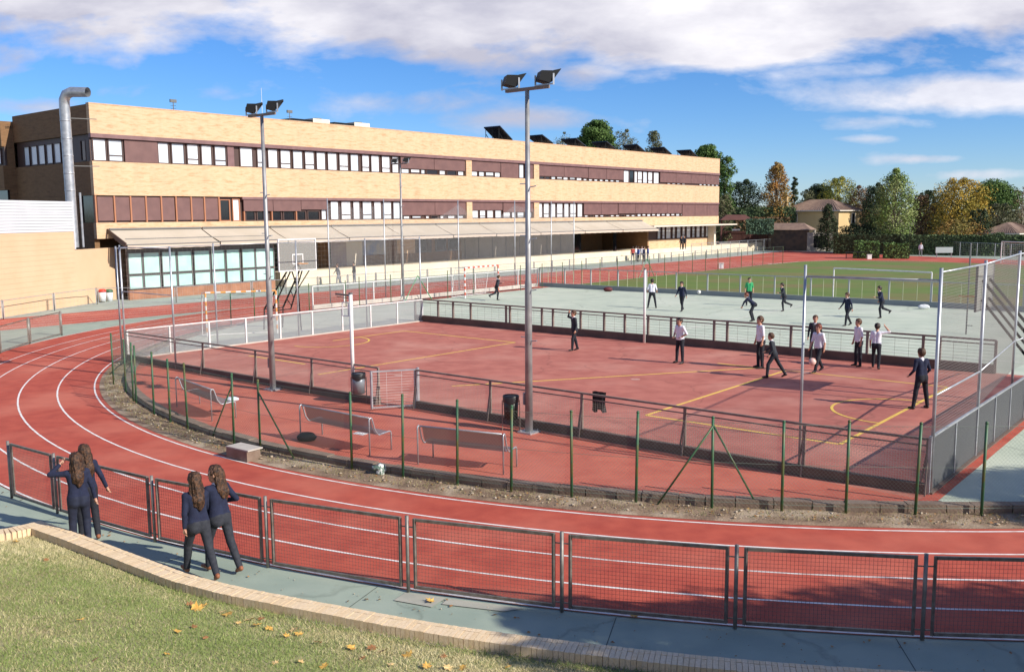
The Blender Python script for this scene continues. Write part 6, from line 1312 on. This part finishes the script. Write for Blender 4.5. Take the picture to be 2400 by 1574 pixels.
tpx('holm_oak', 'dark bush mass right of the villa under the poplar', 1958, 2062, 528, 130, 'dark', 'round', .02, .28, 2.2, 27, group=G2, nc=34)
tpx('round_bush', 'light green round bush before the red roofed shed', 2318, 2364, 545, 122, 'hedge', 'round', .02, .22, 2.0, 28, group=G2)
tpx('olive_tree', 'dark olive tree filling the gap left of the light green bush', 2268, 2330, 492, 132, 'dark', 'round', .02, .26, 2.0, 29, group=G2)
for i, (x0, x1, yt, D, k_) in enumerate([(2440, 2560, 440, 150, 'dark'), (2560, 2700, 420, 160, 'pine')]): tpx('garden_tree', ('dark' if i == 0 else 'green')+' garden tree just beyond the right edge of the view', x0, x1, yt, D, k_, 'round', .05, .35, 1.6, 40+i, group=G2)
def far_trees():
    cs = []; rs = []; r = random.Random(5)
    for i in range(420):
        a = R(r.uniform(8, 172)); d = r.uniform(230, 300); cs.append((d*math.cos(a), d*math.sin(a), r.uniform(1, 6.5))); rs.append(r.uniform(3, 6))
    leaf_cloud(cs, rs, 60, 1.3, LM['olive'], 'distant_wood', None, .8, 9, kind='stuff')
far_trees()
def hedge(name, lab, pts, w, z0, z1, kind, leaf=.16, dens=60, rnd=0.0, group='clipped hedges'):
    o = thing(name, lab, 'hedge', (0, 0, 0), 0, group); b = MB(); r = np.random.default_rng(len(lab)); P_ = []; N_ = []
    for i in range(len(pts)-1):
        a, c = pts[i], pts[i+1]; d = (c-a); L_ = d.length; d.normalize(); n = Vector((-d.y, d.x, 0)); ang = math.atan2(d.y, d.x); m_ = (a+c)/2; b.box((m_.x, m_.y, (z0+z1)/2), (L_+.1, w*.86, (z1-z0)*.93), ang)
        area = L_*((z1-z0)*2+w); k_ = int(area*dens)
        for _ in range(k_):
            f = r.uniform(0, L_); q = r.uniform(0, (z1-z0)*2+w); bump = .06*math.sin(f*2.1)+.05*math.sin(f*5.3+q*3)+r.normal(0, .05)
            if q < z1-z0: p = a+d*f-n*(w/2+bump)+Z(z0+q); nn = -n
            elif q < z1-z0+w: p = a+d*f+n*(q-(z1-z0)-w/2)+Z(z1+bump-rnd*(2*(q-(z1-z0))/w-1)**2); nn = Vector((0, 0, 1))
            else: p = a+d*f+n*(w/2+bump)+Z(z0+q-(z1-z0)-w); nn = n
            P_.append(p); N_.append(nn)
    b.build('branches', LM['dark'], o); P_ = np.array([tuple(p) for p in P_]); N_ = np.array([tuple(p) for p in N_])+r.normal(0, .5, P_.shape); N_ /= np.linalg.norm(N_, axis=1)[:, None]; x = np.cross(N_, r.normal(size=P_.shape)); x /= np.linalg.norm(x, axis=1)[:, None]; y = np.cross(N_, x); s_ = leaf*r.uniform(.5, 1.2, len(P_))[:, None]
    np_mesh('foliage', np.stack([P_-x*s_, P_-y*s_*.6, P_+x*s_, P_+y*s_*.6], 1).reshape(-1, 3), np.arange(4*len(P_)).reshape(-1, 4), LM[kind], o, kind='stuff'); return o
hedge('clipped_hedge', 'boxy clipped hedge on the left, beside the far bend', [at(2002, 600, 116)*Vector((1, 1, 0)), at(2056, 600, 115)*Vector((1, 1, 0))] if False else [Vector((at(2000, 600, 115).x, 115, 0)), Vector((at(2060, 600, 114).x, 114, 0))], 1.6, 0, 2.05, 'bright', .14, 70)
hedge('clipped_hedge', 'boxy clipped hedge on the right, beside the far bend', [Vector((at(2070, 600, 114).x, 114, 0)), Vector((at(2130, 600, 113).x, 113, 0))], 1.6, 0, 1.75, 'bright', .14, 70)
hl = [Vector((at(px, 560, D).x, D, 0)) for px, D in ((2112, 124), (2200, 122), (2300, 119), (2400, 117), (2560, 113))]
hedge('long_hedge', 'long dark hedge with a pale trimmed top behind the right part of the boundary fence', hl, 1.8, 0, 2.55, 'hedge', .17, 40, .15)
hl = [Vector((at(px, 560, D).x, D, 0)) for px, D in ((1955, 128), (2060, 126), (2115, 125))]
hedge('long_hedge', 'dark hedge behind the clipped hedges under the big poplar', hl, 1.8, 0, 2.6, 'dark', .17, 40, .15)
hl = [Vector((at(px, 560, D).x, D, 0)) for px, D in ((1748, 141), (1812, 140))]
hedge('round_hedge', 'blue green hedge with a rounded top above the brown wooden fence', hl, 2.4, 2.5, 4.7, 'teal', .16, 60, .6)
hl = [Vector((at(px, 560, D).x, D, 0)) for px, D in ((1680, 158), (1760, 157), (1862, 156))]
hedge('ivy_wall', 'ivy covered garden wall left of the villa', hl, 1.0, 0, 6.6, 'hedge', .24, 22, .2)
hl = [Vector((at(px, 560, D).x, D, 0)) for px, D in ((1720, 154), (1850, 153))]
hedge('bramble_bank', 'brownish shrubs hanging below the ivy wall', hl, 1.2, 0, 4.9, 'brown', .24, 22, .3)
# villa
m_stucco = mat('villa_stucco', (.60, .43, .22), .9, (.54, .38, .19), .5, 5); m_stw = mat('villa_trim', (.66, .60, .52), .8)
m_tile = mat('roof_tile', (.20, .13, .10), .85, (.28, .19, .14), 2.0, 5, bump=.5, bscale=6)
def house(name, lab, corner, rz, la, lb, ze, zr, wins, chim=True, over=.5, wallm=m_stucco):
    """corner nearest the camera; local +x runs right and away, local +y runs left and away"""
    o = thing(name, lab, 'house', corner, rz); b = MB(); b.ext(0, la, 0, lb, -.1, ze); b.build('wall', wallm, o)
    b = MB(); e = over; v = [(-e, -e, ze), (la+e, -e, ze), (la+e, lb+e, ze), (-e, lb+e, ze)]; m_ = min(la, lb)/2+e
    if lb >= la: rd = [(la/2, m_-e, zr), (la/2, lb+e-m_, zr)]
    else: rd = [(m_-e, lb/2, zr), (la+e-m_, lb/2, zr)]
    vs = [Vector(q) for q in v]+[Vector(q) for q in rd]
    fs = [(0, 1, 4), (1, 2, 5, 4), (2, 3, 5), (3, 0, 4, 5)] if lb >= la else [(0, 1, 5, 4), (1, 2, 5), (2, 3, 4, 5), (3, 0, 4)]
    b.add(vs, fs); rf = b.build('roof', m_tile, o)
    b = MB()                                                    # tile rows as ridges on the slopes
    def slope(p0, p1, q0, q1, n=26):
        for i in range(1, n): f = i/n; b.bar(p0.lerp(p1, f)+Z(.03), q0.lerp(q1, f)+Z(.03), .10, .07)
    if lb >= la: slope(vs[3], vs[0], vs[5], vs[4]); slope(vs[0], vs[1], vs[4]+Vector((-.05, 0, 0)), vs[4]+Vector((.05, 0, 0)), 18)
    else: slope(vs[0], vs[1], vs[4], vs[5]); slope(vs[3], vs[0], vs[4], vs[4]+Vector((0.02, 0, 0)), 18)
    b.build('tile_row', m_tile, rf)
    b = MB(); b.ext(-e, la+e, -e, -e+.12, ze-.16, ze-.005); b.ext(-e, -e+.12, -e+.121, lb+e, ze-.16, ze-.005); b.build('eave', m_stw, o)
    for face, u0, z0, w, h in wins:
        f = MB(); t_ = .12
        bx_ = (lambda m2, a0, a1, y0, y1, c0, c1: m2.ext(a0, a1, y0, y1, c0, c1)) if face == 'x' else (lambda m2, a0, a1, y0, y1, c0, c1: m2.ext(y0, y1, a0, a1, c0, c1))
        bx_(f, u0-t_, u0, -.08, -.002, z0-t_, z0+h+t_); bx_(f, u0+w, u0+w+t_, -.08, -.002, z0-t_, z0+h+t_); bx_(f, u0, u0+w, -.08, -.002, z0-t_, z0); bx_(f, u0, u0+w, -.08, -.002, z0+h, z0+h+t_)
        wo = f.build('window', m_stw, o); q = MB(); bx_(q, u0, u0+w, -.02, -.004, z0, z0+h); q.build('pane', m_dark, wo)
    if chim: b = MB(); b.box((.4, lb-.6, ze+1.1), (.5, .5, 2.4)); b.box((.4, lb-.6, ze+2.35), (.68, .68, .16)); b.build('chimney', m_stucco, rf)
    return o
vc = Vector((at(1966, 500, 150).x, 150, 0))
house('villa', 'two storey ochre villa with a hipped brown tile roof beyond the far track', vc, R(40), 6.4, 10.6, 6.0, 7.75, [('x', 3.9, 3.9, .9, 1.6), ('y', 7.6, 4.2, 1.2, 1.3)])
gc = Vector((at(1908, 530, 141).x, 141, 0)); o = thing('garden_porch', 'low tiled garden porch on white posts left of the villa', 'porch', gc, R(150))
b = MB(); b.add([(-.3, -.6, 3.1), (6.3, -.6, 3.1), (6.3, 3.4, 3.1), (-.3, 3.4, 3.1), (1.2, 1.4, 4.1), (6.3, 1.4, 4.1)], [(0, 1, 5, 4), (3, 4, 5, 2), (0, 4, 3), (1, 2, 5)]); b.build('roof', m_tile, o)
for x in (0, 6): b = MB(); b.ext(x-.15, x+.15, -.3, 0, 0, 3.09); b.build('post', m_stw, o)
b = MB(); b.ext(0, 6, 3, 3.2, 0, 3.09); b.build('back_wall', m_room, o); b = MB(); b.ext(-.2, 6.2, -.5, -.35, 2.95, 3.09); b.build('beam', m_stw, o)
g0_ = at(1893, 560, 138); g1_ = at(1956, 560, 137); o = thing('pale_garden_wall', 'pale rendered garden wall with a dark opening below the villa', 'wall', (g0_.x, g0_.y, 0), 0); L_ = g1_.x-g0_.x
b = MB(); b.ext(0, .9, 0, .3, 0, 2.7); b.ext(L_-.9, L_, 0, .3, 0, 2.7); b.ext(.9, L_-.9, 0, .3, 2.2, 2.7); b.ext(.9, L_-.9, 0, .3, 0, .5); b.build('wall', mat('render_pale', (.38, .35, .32), .9, (.30, .27, .25), .8, 4), o); b = MB(); b.ext(.9, L_-.9, .2, .28, .5, 2.2); b.build('panel', m_dark, o)
# brown wooden fence and gate
m_wood = mat('fence_wood', (.11, .042, .035), .85, (.085, .032, .028), 1, 4)
w0 = at(1690, 560, 146); w1 = at(1803, 560, 144); o = thing('wooden_fence', 'tall dark reddish brown board fence right of the school', 'fence', (w0.x, w0.y, 0), math.atan2(w1.y-w0.y, w1.x-w0.x)); L_ = (w1-w0).length; n = int(L_/.36)
bm_ = None
for i in range(n):
    if bm_ is None: b = MB(); b.ext(-.17, .17, -.03, .03, 0, 2.9); q = b.build('board', m_wood, o); bm_ = q.data
    else: q = link('board', bm_, o)
    q.location = (.18+i*.36, random.uniform(-.02, .02), random.uniform(-.04, .04))
b = MB(); b.bar((0, -.05, 2.6), (L_, -.05, 2.6), .1); b.bar((0, -.05, .5), (L_, -.05, .5), .1); b.build('rail', m_wood, o)
p = at(1725, 530, 143); o = thing('timber_gateway', 'dark timber gateway with a small pitched roof and white sign plate by the brown fence', 'gateway', (p.x, p.y, 0), 0)
b = MB(); b.add([(-2.6, -.6, 4.6), (2.6, -.6, 4.6), (2.6, 1.0, 4.6), (-2.6, 1.0, 4.6), (-1.4, .2, 5.4), (1.4, .2, 5.4)], [(0, 1, 5, 4), (2, 3, 4, 5), (0, 4, 3), (1, 2, 5)]); b.build('roof', m_wood, o)
for x in (-2.2, 2.2): b = MB(); b.ext(x-.12, x+.12, 0, .25, 0, 4.59); b.build('post', m_wood, o); b = MB(); b.bar((x, .1, 3.2), (x*.45, .1, 4.5), .12); b.build('brace', m_wood, o)
b = MB(); b.ext(-.6, .6, -.1, -.02, 3.0, 3.25); b.build('plate', m_white_st, o)
# red roofed shed on the right
sc_ = at(2372, 560, 128); house('garden_shed', 'small brick shed with a red brown roof at the right edge behind the hedge', Vector((sc_.x+.6, sc_.y, 0)), R(40), 7, 4.6, 2.6, 4.0, [], False, .6, mat('shed_brick', (.24, .12, .08), .9))
# off-view trees at the lower right that throw the dappled shade on path and track
G3 = 'shade trees outside the view'
tree('plane_tree', 'leafy plane tree outside the right edge shading the path', Vector((12.4, 5.2, 0)), 7.9, 5.0, 'gold', 'round', .5, .16, 7.5, 60, nc=26, group=G3)
tree('plane_tree', 'second leafy plane tree outside the right edge shading the wall', Vector((17.0, 4.2, 0)), 9.0, 5.8, 'gold', 'round', .45, .16, 6.5, 61, nc=28, group=G3)
tree('plane_tree', 'third leafy plane tree outside the right edge shading the lawn corner', Vector((14.0, 2.2, 0)), 7.0, 4.4, 'gold', 'round', .45, .16, 3.0, 63, nc=24, group=G3)
tree('plane_tree', 'plane tree outside the right edge shading the far track corner', Vector((21.0, 11.0, 0)), 8.3, 3.8, 'gold', 'round', .55, .16, 5.0, 62, nc=22, group=G3)
